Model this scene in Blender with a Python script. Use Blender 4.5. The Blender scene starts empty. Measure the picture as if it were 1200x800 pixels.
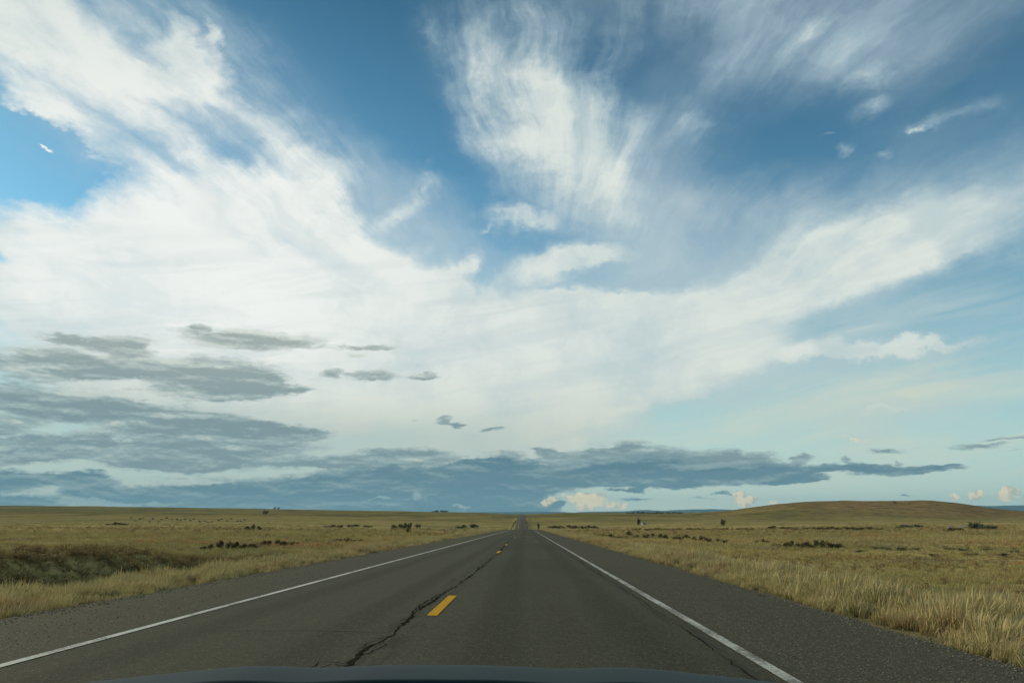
import bpy, bmesh, math, random
import numpy as np
from mathutils import Vector, Matrix

random.seed(7)
rng = np.random.default_rng(11)
R = math.radians
scene = bpy.context.scene
col = scene.collection

# ---------------------------------------------------------------- camera
FPX, PW, PH = 850.0, 1200.0, 800.0          # focal length in photo pixels
PITCH = math.atan(204 / FPX)
YAW = math.atan(16 / FPX)                    # the road runs along +Y, its end lies right of centre
CAMZ = 1.24
cam_data = bpy.data.cameras.new('camera')
cam_data.sensor_width = 36.0
cam_data.lens = 36.0 * FPX / PW
cam_data.clip_start = 0.05
cam_data.clip_end = 200000.0
cam = bpy.data.objects.new('camera', cam_data)
col.objects.link(cam)
cam.location = (0, 0, CAMZ)
cam.rotation_euler = (math.pi / 2 + PITCH, 0, YAW)
scene.camera = cam


def pix_dir(px, py):
    """world direction seen at a photo pixel"""
    x = (px - 600) / FPX
    v = (400 - py) / FPX
    y = math.cos(PITCH) - math.sin(PITCH) * v
    z = math.sin(PITCH) + math.cos(PITCH) * v
    c, s = math.cos(YAW), math.sin(YAW)
    return np.array([x * c - y * s, x * s + y * c, z])


# ---------------------------------------------------------------- view / sun
scene.view_settings.view_transform = 'Standard'
scene.view_settings.look = 'None'
scene.view_settings.exposure = 0.0
scene.view_settings.gamma = 1.0
scene.view_settings.use_curve_mapping = False
scene.cycles.max_bounces = 6
scene.cycles.diffuse_bounces = 2
scene.cycles.glossy_bounces = 2
scene.cycles.transparent_max_bounces = 6
scene.cycles.volume_bounces = 0
scene.cycles.use_fast_gi = False

SUN_EL, SUN_AZ = R(24), R(-62)               # azimuth from +Y towards +X
sd = Vector((math.sin(SUN_AZ) * math.cos(SUN_EL), math.cos(SUN_AZ) * math.cos(SUN_EL), math.sin(SUN_EL)))
sun_data = bpy.data.lights.new('sun', 'SUN')
sun_data.energy = 3.2
sun_data.angle = R(6)
sun_data.color = (1.0, 0.84, 0.60)
sun = bpy.data.objects.new('sun', sun_data)
col.objects.link(sun)
sun.rotation_euler = (-sd).to_track_quat('-Z', 'Y').to_euler()


# ---------------------------------------------------------------- node expression helper
class V:
    """a scalar or vector socket with arithmetic"""
    T = None

    def __init__(self, sock):
        self.s = sock

    @staticmethod
    def _math(op, *a, clamp=False):
        n = V.T.nodes.new('ShaderNodeMath')
        n.operation = op
        n.use_clamp = clamp
        for i, v in enumerate(a):
            if isinstance(v, V):
                V.T.links.new(v.s, n.inputs[i])
            else:
                n.inputs[i].default_value = float(v)
        return V(n.outputs[0])

    def __add__(s, o): return V._math('ADD', s, o)
    __radd__ = __add__
    def __sub__(s, o): return V._math('SUBTRACT', s, o)
    def __rsub__(s, o): return V._math('SUBTRACT', o, s)
    def __mul__(s, o): return V._math('MULTIPLY', s, o)
    __rmul__ = __mul__
    def __truediv__(s, o): return V._math('DIVIDE', s, o)
    def __pow__(s, o): return V._math('POWER', s, o)
    def clamp(s): return V._math('ADD', s, 0.0, clamp=True)


def N(kind, **kw):
    n = V.T.nodes.new(kind)
    for k, v in kw.items():
        setattr(n, k, v)
    return n


def sset(sock, v):
    if isinstance(v, V):
        V.T.links.new(v.s, sock)
    elif isinstance(v, bpy.types.NodeSocket):
        V.T.links.new(v, sock)
    else:
        if isinstance(v, (tuple, list)) and len(v) == 3 and sock.type == 'RGBA':
            v = (*v, 1)
        sock.default_value = v


def xyz(x, y, z=0.0):
    n = N('ShaderNodeCombineXYZ')
    for i, v in enumerate((x, y, z)):
        sset(n.inputs[i], v)
    return V(n.outputs[0])


def sep(v):
    n = N('ShaderNodeSeparateXYZ')
    sset(n.inputs[0], v)
    return V(n.outputs[0]), V(n.outputs[1]), V(n.outputs[2])


def vmath(op, a, b=None, c=None, scale=None):
    n = N('ShaderNodeVectorMath', operation=op)
    sset(n.inputs[0], a)
    if b is not None: sset(n.inputs[1], b)
    if c is not None: sset(n.inputs[2], c)
    if scale is not None: sset(n.inputs['Scale'], scale)
    return V(n.outputs['Value'] if op in ('LENGTH', 'DOT_PRODUCT', 'DISTANCE') else n.outputs[0])


def noise(vec, scale=1.0, detail=3.0, rough=0.5, dist=0.0, color=False, lac=2.0):
    n = N('ShaderNodeTexNoise')
    sset(n.inputs['Vector'], vec)
    n.inputs['Scale'].default_value = scale
    n.inputs['Detail'].default_value = detail
    n.inputs['Roughness'].default_value = rough
    n.inputs['Lacunarity'].default_value = lac
    n.inputs['Distortion'].default_value = dist
    return V(n.outputs['Color' if color else 'Fac'])


def voronoi(vec, scale, feature='F1', out='Distance', rand=1.0):
    n = N('ShaderNodeTexVoronoi', feature=feature)
    sset(n.inputs['Vector'], vec)
    n.inputs['Scale'].default_value = scale
    n.inputs['Randomness'].default_value = rand
    return V(n.outputs[out])


def ss(v, a, b):
    """smoothstep from a to b"""
    n = N('ShaderNodeMapRange', interpolation_type='SMOOTHSTEP')
    sset(n.inputs[0], v)
    inv = a > b
    n.inputs[1].default_value = min(a, b)
    n.inputs[2].default_value = max(a, b)
    n.inputs[3].default_value = 1.0 if inv else 0.0
    n.inputs[4].default_value = 0.0 if inv else 1.0
    return V(n.outputs[0])


def mix(f, a, b, mode='MIX'):
    n = N('ShaderNodeMix', data_type='RGBA', blend_type=mode)
    sset(n.inputs[0], f)
    sset(n.inputs[6], a)
    sset(n.inputs[7], b)
    return V(n.outputs[2])


def srgb(r, g, b):
    def f(c):
        c /= 255.0
        return c / 12.92 if c <= 0.04045 else ((c + 0.055) / 1.055) ** 2.4
    return (f(r), f(g), f(b))


# ---------------------------------------------------------------- sky
def to_at(px, py):
    """photo pixel -> (azimuth, tangent of elevation) of its sky direction"""
    d = pix_dir(px, py)
    return np.array([math.atan2(d[0], d[1]), d[2] / math.hypot(d[0], d[1])])


def stroke_sum(P, strokes, fat=1.6):
    acc = None
    for (x0, y0, x1, y1, w, s) in strokes:
        a, b = to_at(x0, y0), to_at(x1, y1)
        cx, cy = (x0 + x1) / 2, (y0 + y1) / 2
        L = math.hypot(x1 - x0, y1 - y0) or 1e-6
        nx, ny = (-(y1 - y0) / L, (x1 - x0) / L) if L > 1 else (0, 1)
        c = to_at(cx, cy)
        wv = to_at(cx + nx * w, cy + ny * w) - c
        d = b - a
        ln = max(np.linalg.norm(d), 1e-6)
        ang = math.atan2(d[1], d[0]) if L > 1 else 0.0
        hw = abs(-math.sin(ang) * wv[0] + math.cos(ang) * wv[1])
        m = N('ShaderNodeMapping', vector_type='TEXTURE')
        sset(m.inputs['Vector'], P)
        m.inputs['Location'].default_value = (c[0], c[1], 0)
        m.inputs['Rotation'].default_value = (0, 0, ang)
        m.inputs['Scale'].default_value = (ln / 2 + hw, hw * fat, 1)
        g = N('ShaderNodeTexGradient', gradient_type='SPHERICAL')
        V.T.links.new(m.outputs[0], g.inputs[0])
        # spherical falloff 1-r, made rounder with a smooth curve on the sum later
        acc = V._math('MULTIPLY_ADD', V(g.outputs['Fac']), s * 1.5, acc if acc is not None else 0.0)
    return acc


world = bpy.data.worlds.new('World')
scene.world = world
world.use_nodes = True
wt = world.node_tree
V.T = wt
wt.nodes.clear()
SKY_STRENGTH = 0.10

tc = N('ShaderNodeTexCoord')
D = V(tc.outputs['Generated'])
dx, dy, dz = sep(D)
az = V._math('ARCTAN2', dx, dy)
hor = V._math('SQRT', dx * dx + dy * dy)
te = dz / V._math('MAXIMUM', hor, 0.05)
P0 = xyz(az, te)

sky = N('ShaderNodeTexSky', sky_type='NISHITA')
sky.sun_disc = False
sky.sun_elevation = SUN_EL
sky.sun_rotation = SUN_AZ
sky.altitude = 1500
sky.air_density = 1.0
sky.dust_density = 0.6
sky.ozone_density = 2.0
blue = mix(1.0, V(sky.outputs[0]), (SKY_STRENGTH * 1.0,) * 3, 'MULTIPLY')
# the photograph's teal grade of clear sky, paling to green-white low down
low = ss(te, 0.42, 0.0)
SK = 1.0
grade = mix(ss(te, 1.0, 0.30), (0.32, 0.72, 0.70), (0.86, 1.42, 1.28))
blue = mix(1.0, blue, grade, 'MULTIPLY')
blue = mix(low * 0.75, blue, srgb(186, 212, 206))
blue = mix(ss(te, 0.10, 0.0) * 0.5, blue, srgb(198, 212, 198))

# warped coordinates for the cloud layers
w1 = vmath('SUBTRACT', noise(xyz(az * 4.0, te * 5.0, 3.1), 1.0, 3, 0.55, color=True), (0.5, 0.5, 0.5))
w2 = vmath('SUBTRACT', noise(xyz(az * 16.0, te * 20.0, 7.7), 1.0, 5, 0.62, color=True), (0.5, 0.5, 0.5))
P1 = vmath('MULTIPLY_ADD', w1, (0.10, 0.09, 0), P0)
w2b = vmath('SUBTRACT', noise(xyz(az * 55.0, te * 65.0, 1.7), 1.0, 4, 0.62, color=True), (0.5, 0.5, 0.5))
P1 = vmath('MULTIPLY_ADD', w2, (0.055, 0.05, 0), P1)
P1 = vmath('MULTIPLY_ADD', w2b, (0.020, 0.018, 0), P1)

HIGH = [
    (-60, 0, 180, 125, 40, 0.95), (-60, -30, 60, 30, 40, 0.4), (100, 80, 400, 230, 26, 0.60), (40, -40, 330, 120, 50, 0.50), (-60, 66, 200, 215, 15, 0.62), (110, 130, 300, 225, 16, 0.50), (150, 190, 260, 250, 14, 0.4), (320, 170, 430, 260, 24, 0.40),
    (205, 25, 225, 90, 14, 0.55), (225, 70, 268, 120, 18, 0.75), (240, 30, 250, 60, 7, 0.5), (290, 130, 420, 215, 26, 0.32),
    (180, 45, 215, 110, 10, 0.3), (100, 60, 250, 120, 14, 0.25),
    (160, 225, 560, 375, 46, 1.05), (130, 225, 190, 275, 22, 0.55), (-60, 295, 330, 345, 50, 1.2),
    (230, 240, 430, 320, 46, 0.7), (300, 180, 340, 230, 14, 0.3), (330, 215, 420, 260, 16, 0.25),
    (-80, 375, 640, 410, 80, 0.95), (400, 400, 780, 415, 50, 0.5), (300, 370, 760, 400, 46, 0.4), (-60, 440, 800, 470, 60, 0.9),
    (400, 320, 640, 400, 34, 0.25), (430, 290, 600, 350, 26, -0.22), (620, 345, 820, 352, 12, -0.15), (600, 352, 760, 372, 20, 0.45), (600, 395, 960, 425, 40, 0.95), (640, 450, 860, 460, 30, 0.65), (560, 500, 760, 500, 26, 0.6), (900, 425, 1100, 408, 12, 0.6),
    (480, 560, 700, 520, 40, 0.5),
    (700, 388, 1240, 248, 38, 0.80), (820, 345, 1260, 200, 52, 0.62), (640, 385, 900, 352, 22, 0.45), (830, 338, 960, 300, 14, 0.25),
    (880, 428, 1230, 392, 9, 0.60), (700, 425, 960, 405, 14, 0.30), (850, 452, 1230, 432, 7, 0.30), (1000, 412, 1230, 386, 5, 0.3),
    (900, 505, 1160, 476, 6, 0.55), (950, 530, 1060, 500, 14, 0.42), (960, 486, 1240, 462, 5, 0.4),
    (545, 0, 680, 230, 70, 0.40), (620, 120, 740, 270, 60, 0.34), (560, -30, 640, 60, 40, 0.2), (545, 30, 600, 100, 20, 0.18), (490, 0, 520, 60, 10, 0.25), (600, 80, 760, 280, 40, 0.30),
    (610, 60, 650, 140, 16, 0.22), (640, 200, 840, 290, 24, 0.18), (545, 165, 640, 190, 16, 0.30), (640, 150, 760, -20, 16, 0.22),
    (680, 90, 690, 180, 14, 0.2), (620, 0, 1150, -20, 50, 0.24), (750, 165, 940, 30, 24, 0.28), (790, 168, 866, 138, 14, 0.34),
    (920, 70, 965, 20, 14, 0.35), (900, 90, 1080, 40, 24, 0.22), (1015, 142, 1055, 116, 11, 0.42), (990, 108, 1060, 76, 12, 0.30),
    (1065, 156, 1130, 136, 8, 0.36), (1110, 142, 1192, 116, 8, 0.34), (1080, 150, 1100, 156, 3, 0.4),
    (974, 184, 1004, 173, 4, 0.40), (1020, 186, 1056, 171, 4, 0.36), (972, 160, 990, 157, 2, 0.35),
    (440, 264, 490, 246, 9, 0.55), (474, 246, 512, 210, 14, 0.62), (484, 198, 514, 189, 7, 0.35), (548, 245, 610, 252, 9, 0.42), (580, 258, 650, 268, 11, 0.42),
    (600, 320, 700, 304, 14, 0.70), (680, 308, 738, 296, 7, 0.5), (550, 316, 574, 300, 9, 0.6), (500, 336, 570, 312, 10, 0.45), (560, 270, 575, 262, 3, 0.5),
    (44, 174, 68, 186, 2.0, 1.5), (-20, 112, 60, 142, 4, 0.35), (-10, 106, 130, 190, 7, 0.35),
    # openings
    (-60, 160, 96, 212, 27, -1.15), (-10, 116, 104, 180, 11, -0.45), (165, 118, 350, 205, 15, -0.42), (60, 60, 170, 120, 12, -0.15), (185, 290, 250, 320, 9, -0.45),
    (-40, 296, 20, 312, 8, -0.9), (330, 230, 400, 250, 10, -0.30), (640, 336, 730, 326, 8, -0.30), (600, 280, 700, 290, 9, -0.3), (700, 338, 790, 330, 10, -0.30), (500, 335, 820, 350, 40, 0.22), (560, 250, 800, 330, 50, 0.16),
    (470, 60, 500, 240, 30, -0.3), (410, 60, 440, 160, 30, -0.3), (1020, 345, 1220, 330, 18, -0.35), (860, 195, 960, 220, 26, -0.35), (760, 250, 900, 270, 20, -0.15),
    (800, 100, 900, 130, 20, -0.22), (750, 486, 900, 492, 12, -0.5), (1000, 455, 1200, 446, 7, -0.25), (40, 345, 130, 352, 4, -0.25),
]
stz = noise(xyz(az * 3.2, (te - az * 0.16 + (sep(w1)[0]) * 0.05) * 30.0, 6.0), 1.0, 6, 0.56, 0.3)
F = stroke_sum(P1, HIGH, 1.9)
# fibres that run towards the point where the cirrus bands converge
vp = to_at(640, 455)
ux, uy = az - float(vp[0]), te - float(vp[1])
w3x, w3y, _ = sep(w1)
ux, uy = ux + w3x * 0.10, uy + w3y * 0.10
ur = V._math('SQRT', ux * ux + uy * uy) + 0.02
fib = noise(xyz(ux / ur * 7.0, uy / ur * 7.0, ur * 2.2), 1.0, 6, 0.62)
fib2 = noise(xyz(ux / ur * 22.0, uy / ur * 22.0, ur * 7.0), 1.0, 4, 0.6)
fine = noise(vmath('MULTIPLY_ADD', w2, (0.03, 0.03, 0), P0), 26.0, 6, 0.66)
med = noise(P1, 7.0, 5, 0.6)
fk = ss(ur, 0.16, 0.48)
edge = (fib - 0.5) * fk * 1.35 + (fib2 - 0.5) * fk * 0.50 + (fine - 0.5) * 0.50 + (med - 0.5) * 0.62
# away from the frame the same broken cirrus goes on everywhere
ang_out = ss(V._math('ABSOLUTE', az - float(to_at(600, 300)[0])), 0.70, 1.1)
up_out = ss(te, 1.0, 1.5)
outm = V._math('MAXIMUM', ang_out, up_out)
dome = noise(xyz(dx / (dz + 0.25), dy / (dz + 0.25), 2.2), 1.1, 7, 0.58, 0.6)
F = F + outm * (ss(dome, 0.36, 0.66) * 0.75 + 0.10)
Fc = V._math('MINIMUM', F, 1.25)
calm = 1.0 - 0.62 * ss(az, 0.12, 0.32) * ss(te, 0.62, 0.45)
dens = Fc + edge * calm * ss(F, 0.02, 0.35) * (1.20 - 0.45 * ss(F, 0.6, 1.5))
A = ss(dens, -0.02, 1.28) * 0.97
# thin veils between the thick parts
VEIL = [
    (60, -40, 400, 230, 110, 0.45), (-40, 60, 260, 240, 60, 0.35), (330, 180, 560, 330, 60, 0.5), (380, 260, 620, 300, 60, 0.35),
    (520, -40, 760, 260, 90, 0.45), (640, 200, 960, 300, 80, 0.42), (620, -20, 1200, 10, 90, 0.55), (740, 180, 960, 40, 60, 0.32),
    (900, 110, 1240, -20, 60, 0.30), (1000, 150, 1240, 100, 34, 0.22), (640, 390, 1250, 215, 90, 0.62), (560, 330, 800, 330, 50, 0.35),
    (700, 440, 1250, 400, 60, 0.50), (700, 490, 1250, 480, 50, 0.55), (-60, 470, 1000, 500, 110, 0.85), (-60, 560, 700, 560, 60, 0.7),
    (640, 580, 1250, 580, 34, 0.35), (700, 530, 1250, 510, 30, 0.45),
]
FV = stroke_sum(P1, VEIL, 1.5) + outm * 0.30
VE = ss(FV, 0.02, 1.0) * (0.58 + (fib - 0.5) * fk * 1.7 + (med - 0.5) * 1.1)
stm = ss(te, 0.36, 0.22) * ss(te, 0.0, 0.08)
VE = VE * (1.0 - stm * 0.45) + ss(stz, 0.40, 0.74) * stm * 0.60
VE = V._math('MINIMUM', V._math('MAXIMUM', VE, 0.0), 1.0) * 0.85

# brightness of the high layer: sunlit near the sun, duller away from it
sx, sy = az - float(to_at(210, 300)[0]), te - float(to_at(210, 300)[1])
glow = V._math('EXPONENT', (sx * sx * 8.5 + sy * sy * 10.0) * -1.0)
thick = ss(dens, 0.45, 1.15)
c_far = mix(thick, srgb(176, 200, 208), srgb(224, 231, 224))
c_near = mix(thick, srgb(224, 234, 234), srgb(246, 248, 243))
hi_col = mix(V._math('ADD', glow * 1.15, 0.0, clamp=True), c_far, c_near)
warm = ss(te, 0.16, 0.02)
hi_col = mix(ss(te, 0.24, 0.06) * 0.6, hi_col, srgb(212, 215, 192))
hi_col = mix(ss(te, 0.50, 0.95) * 0.32, hi_col, srgb(158, 182, 192))
# long streaks low down
hi_col = mix(ss(stz, 0.56, 0.36) * ss(te, 0.42, 0.28) * 0.30, hi_col, srgb(182, 202, 204))
# soft modelling inside the thick cloud
hi_col = mix(ss(med * 0.6 + 0.20 + (fib - 0.5) * fk * 0.55, 0.56, 0.38) * (0.62 - 0.36 * glow), hi_col, srgb(178, 200, 206))
veil_col = mix(ss(te, 0.7, 0.25), srgb(168, 190, 204), srgb(206, 218, 216))
veil_col = mix(ss(te, 0.30, 0.12), veil_col, srgb(212, 218, 200))
skycol = mix(VE, blue, veil_col)
skycol = mix(A, skycol, hi_col)

# ---- low grey stratus, seen edge on: long flat shapes
wl = vmath('SUBTRACT', noise(xyz(az * 9.0, te * 34.0, 5.5), 1.0, 6, 0.62, color=True), (0.5, 0.5, 0.5))
wl2 = vmath('SUBTRACT', noise(xyz(az * 50.0, te * 95.0, 1.5), 1.0, 5, 0.65, color=True), (0.5, 0.5, 0.5))
P2 = vmath('MULTIPLY_ADD', wl, (0.10, 0.024, 0), P0)
P2 = vmath('MULTIPLY_ADD', wl2, (0.014, 0.010, 0), P2)
LOW_UP = [
    (-80, 440, 330, 450, 34, 0.12), (-80, 505, 440, 515, 28, 0.22), (-80, 546, 620, 542, 12, 0.30), (560, 536, 900, 538, 12, 0.50),
    (15, 394, 120, 398, 4, 0.8), (90, 402, 200, 404, 7, 0.8), (190, 392, 330, 398, 7, 0.8), (260, 400, 410, 404, 7, 0.8), (380, 407, 480, 406, 2.6, 0.8),
    (390, 414, 430, 415, 2.2, 0.5), (-80, 424, 200, 422, 12, 0.75), (60, 436, 260, 440, 12, 0.5), (170, 430, 330, 438, 14, 0.65),
    (190, 456, 350, 458, 11, 0.85), (230, 444, 330, 446, 14, 0.5), (320, 455, 375, 462, 4, 0.6), (222, 384, 246, 384, 1.8, 0.7), (374, 434, 395, 436, 5, 0.9),
    (385, 440, 470, 439, 4.2, 1.0), (460, 442, 530, 440, 2.4, 0.7), (470, 432, 500, 430, 1.6, 0.45), (560, 430, 590, 434, 1.6, 0.35),
    (-80, 455, 100, 462, 9, 0.6), (-80, 474, 200, 482, 9, 0.75), (60, 488, 330, 494, 10, 0.85), (260, 502, 398, 508, 6, 0.85), (-80, 498, 60, 500, 6, 0.7),
    (-80, 518, 200, 522, 7, 0.75), (130, 520, 420, 518, 9, 0.75), (100, 538, 320, 540, 7, 0.85), (300, 542, 520, 543, 5, 0.85), (-80, 536, 140, 533, 5, 0.7),
    (400, 529, 560, 534, 5, 0.75), (480, 545, 640, 544, 5, 0.7),
    (504, 494, 524, 491, 4.0, 1.0), (520, 498, 546, 498, 2.6, 0.9), (562, 507, 600, 503, 2.2, 1.0), (476, 492, 486, 492, 1, 0.5),
    (560, 530, 620, 535, 4, 0.6), (625, 533, 662, 532, 5, 0.9), (640, 540, 780, 545, 8, 0.7), (760, 537, 960, 543, 8, 0.7), (680, 528, 790, 528, 7, 0.45),
    (930, 538, 950, 534, 5, 0.7), (985, 540, 1000, 538, 3.5, 0.6), (1050, 542, 1062, 540, 3, 0.7),
    (200, 474, 520, 486, 7, -0.55), (230, 524, 320, 528, 3, -0.5), (70, 412, 150, 414, 3, -0.5), (100, 446, 180, 450, 4, -0.4), (330, 425, 460, 424, 3, -0.4), (340, 472, 400, 470, 6, -0.5),
    (1000, 531, 1090, 526, 2.4, 0.6), (1080, 526, 1200, 522, 3.0, 0.7), (1140, 515, 1230, 511, 1.4, 0.9), (1160, 530, 1230, 527, 1.2, 0.6),
]
LOW_DN = [
    (-80, 590, 660, 594, 8, 0.42), (420, 575, 640, 580, 14, 0.5),
    (-80, 572, 640, 575, 16, 0.35), (600, 548, 960, 550, 12, 0.65), (700, 560, 900, 560, 7, 0.5),
    (340, 566, 640, 562, 12, 0.9), (480, 556, 700, 556, 10, 0.7), (640, 562, 860, 557, 8, 1.0), (820, 557, 980, 552, 7, 0.9), (940, 549, 1100, 550, 4.5, 1.0),
    (1060, 550, 1138, 548, 2.2, 1.0), (890, 562, 978, 562, 2.6, 0.9), (620, 566, 720, 566, 6, 0.7),
    (-80, 566, 60, 560, 9, 0.9), (30, 556, 120, 556, 5, 0.8), (60, 572, 130, 566, 7, 0.7), (90, 580, 420, 578, 6, 0.9), (-80, 588, 80, 592, 5, 0.55),
    (250, 570, 440, 572, 6, 0.5), (300, 588, 640, 589, 8, 0.8), (530, 580, 640, 585, 26, 1.3), (602, 597, 660, 597, 5, 1.0), (640, 590, 656, 592, 4, 0.8),
    (840, 576, 866, 576, 1.0, 0.6), (700, 577, 760, 577, 1.4, 0.7), (735, 577, 760, 575, 2, 0.5), (716, 585, 780, 586, 1.6, 0.6), (800, 583, 850, 583, 1.0, 0.4),
    (1058, 579, 1074, 579, 1.0, 0.7), (380, 592, 640, 597, 5, 0.5), (880, 580, 892, 590, 3.5, 0.6),
]
flat = noise(xyz(az * 10.0, te * 52.0, 9.0), 1.0, 7, 0.6)
flat2 = noise(xyz(az * 40.0, te * 120.0, 4.0), 1.0, 5, 0.6)
flat3 = noise(xyz(az * 130.0, te * 280.0, 2.0), 1.0, 4, 0.62)
belt = ss(te, 0.20, 0.12) * ss(te, -0.02, 0.03)
off = ang_out * belt * 0.55
F2 = stroke_sum(P2, LOW_UP, 2.3) + off
d2 = F2 + ((flat - 0.5) * 1.3 + (flat2 - 0.5) * 0.65 + (flat3 - 0.5) * 0.35) * ss(F2, 0.02, 0.3)
B = ss(d2, 0.26, 0.80)
up_l = ss(te, 0.10, 0.26)
leftness = ss(az, 0.1, -0.5)
c_lowdark = mix(up_l, srgb(122, 146, 152), srgb(160, 173, 168))
c_lowlite = mix(up_l, srgb(168, 189, 188), srgb(212, 220, 211))
shade = ss(flat * 0.7 + flat2 * 0.3 - d2 * 0.22, 0.12, 0.42)
flat_u = noise(xyz(az * 10.0, te * 52.0 + 0.34, 9.0), 1.0, 7, 0.6)
flat2_u = noise(xyz(az * 40.0, te * 120.0 + 0.45, 4.0), 1.0, 5, 0.6)
relief = (flat - flat_u) * 4.2 + (flat2 - flat2_u) * 1.6 + (med - 0.5) * 1.2 + (flat3 - 0.5) * 0.9 + (d2 - 0.60) * -0.40
shade = ss(relief, -0.55, 0.60)
lowcol = mix(V._math('MAXIMUM', shade * 0.8, ss(d2, 0.85, 0.30) * 0.75), c_lowdark, c_lowlite)
lowcol = mix(ss(relief, 0.25, 0.80) * 0.85, lowcol, mix(up_l, srgb(196, 206, 194), srgb(218, 224, 214)))
murk = ss(te, 0.165, 0.10) * ss(az, 0.22, -0.10) + ss(te, 0.24, 0.12) * ss(az, -0.25, -0.6) * 0.5
murk = V._math('MINIMUM', murk, 1.0) * (0.35 + flat * 0.6)
skycol = mix(murk * 0.9, skycol, mix(flat, srgb(150, 178, 180), srgb(204, 212, 200)))
skycol = mix(B * 0.93, skycol, lowcol)
F3 = stroke_sum(P2, LOW_DN, 2.3) + off * 0.6
d3 = F3 + ((flat - 0.5) * 1.0 + (flat2 - 0.5) * 0.65 + (flat3 - 0.5) * 0.30) * ss(F3, 0.02, 0.3)
C3 = ss(d3, 0.22, 0.72)
shade3 = ss((flat - flat_u) * 3.2 + (flat2 - flat2_u) * 2.0 + (med - 0.5) * 0.8 + (d3 - 0.6) * -0.25, -0.45, 0.75)
dncol = mix(V._math('MAXIMUM', shade3 * 0.85, ss(d3, 0.80, 0.30) * 0.6), srgb(88, 124, 140), srgb(146, 170, 173))
skycol = mix(C3 * 0.94, skycol, dncol)

# ---- sunlit cumulus low on the horizon
wc = vmath('SUBTRACT', noise(P0, 70.0, 5, 0.6, color=True), (0.5, 0.5, 0.5))
P3 = vmath('MULTIPLY_ADD', wc, (0.026, 0.020, 0), P0)
CUM = [
    (632, 590, 652, 585, 3.4, 1.1), (650, 584, 720, 580, 5.0, 1.0), (672, 588, 700, 588, 7, 1.2), (700, 592, 740, 592, 4, 0.8),
    (857, 584, 886, 588, 6, 1.1), (862, 580, 872, 579, 3, 0.8), (896, 588, 916, 590, 3, 0.5),
    (1116, 584, 1120, 580, 3.5, 1.1), (1136, 583, 1152, 577, 5.5, 1.2), (1168, 582, 1192, 575, 6, 1.2), (1196, 580, 1230, 578, 5, 0.9),
    (84, 587, 160, 589, 2.6, 0.9), (100, 591, 260, 593, 2.2, 0.6), (425, 583, 470, 586, 1.8, 0.7), (480, 577, 500, 585, 4, 0.6),
    (520, 593, 560, 594, 1.4, 0.8), (92, 573, 100, 572, 2.4, 0.5), (178, 570, 190, 568, 3, 0.5), (970, 512, 1030, 515, 6, 0.35),
]
F4 = stroke_sum(P3, CUM, 2.0)
lump = noise(P0, 95.0, 6, 0.65)
d4 = F4 + (lump - 0.5) * 1.0 * ss(F4, 0.02, 0.3)
D4 = ss(d4, 0.28, 0.86)
cumcol = mix(ss(lump + d4 * 0.18, 0.5, 0.72), srgb(184, 182, 166), srgb(255, 234, 188))
cumfade = ss(az, -0.12, 0.02)
cumcol = mix(cumfade, srgb(158, 182, 184), cumcol)
skycol = mix(D4 * 0.86, skycol, cumcol)

# below the horizon: dull land colour
skycol = mix(ss(te, -0.004, -0.03), skycol, srgb(110, 112, 88))
bg = N('ShaderNodeBackground')
sset(bg.inputs[0], skycol)
bg.inputs[1].default_value = 1.0
wo = N('ShaderNodeOutputWorld')
wt.links.new(bg.outputs[0], wo.inputs[0])
world.cycles.sampling_method = 'MANUAL'
world.cycles.sample_map_resolution = 512

# ---------------------------------------------------------------- materials
def material(name):
    m = bpy.data.materials.new(name)
    m.use_nodes = True
    V.T = m.node_tree
    m.node_tree.nodes.clear()
    return m


def finish(m, color, rough=0.9, spec=0.2, height=None, dist=0.01, strength=1.0, metallic=0.0, coat=0.0, transl=0.0, normal=None):
    b = N('ShaderNodeBsdfPrincipled')
    sset(b.inputs['Base Color'], color)
    sset(b.inputs['Roughness'], rough)
    b.inputs['Metallic'].default_value = metallic
    b.inputs['Specular IOR Level'].default_value = spec
    b.inputs['Coat Weight'].default_value = coat
    if height is not None:
        bn = N('ShaderNodeBump')
        bn.inputs['Strength'].default_value = strength
        bn.inputs['Distance'].default_value = dist
        sset(bn.inputs['Height'], height)
        V.T.links.new(bn.outputs[0], b.inputs['Normal'])
    out = N('ShaderNodeOutputMaterial')
    sh = b.outputs[0]
    if transl:
        t = N('ShaderNodeBsdfTranslucent')
        sset(t.inputs[0], color)
        mx = N('ShaderNodeMixShader')
        mx.inputs[0].default_value = transl
        V.T.links.new(sh, mx.inputs[1])
        V.T.links.new(t.outputs[0], mx.inputs[2])
        sh = mx.outputs[0]
    V.T.links.new(sh, out.inputs[0])
    return m


def geo_pos():
    return V(N('ShaderNodeNewGeometry').outputs['Position'])


def obj_rand():
    return V(N('ShaderNodeObjectInfo').outputs['Random'])


def attr(name):
    n = N('ShaderNodeAttribute', attribute_name=name)
    return V(n.outputs['Fac'])


# ---------------------------------------------------------------- land height
LX, RX, CX = -4.95, 2.26, -1.345             # edge lines and centre line of the road
PL, PR = -7.65, 4.72                         # edges of the asphalt


def vnoise(x, y, seed=0):
    xi, yi = np.floor(x), np.floor(y)
    fx, fy = x - xi, y - yi
    fx, fy = fx * fx * (3 - 2 * fx), fy * fy * (3 - 2 * fy)

    def h(a, b):
        v = np.sin(a * 127.1 + b * 311.7 + seed * 74.7) * 43758.5453
        return v - np.floor(v)
    return ((h(xi, yi) * (1 - fx) + h(xi + 1, yi) * fx) * (1 - fy) + (h(xi, yi + 1) * (1 - fx) + h(xi + 1, yi + 1) * fx) * fy) - 0.5


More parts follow.
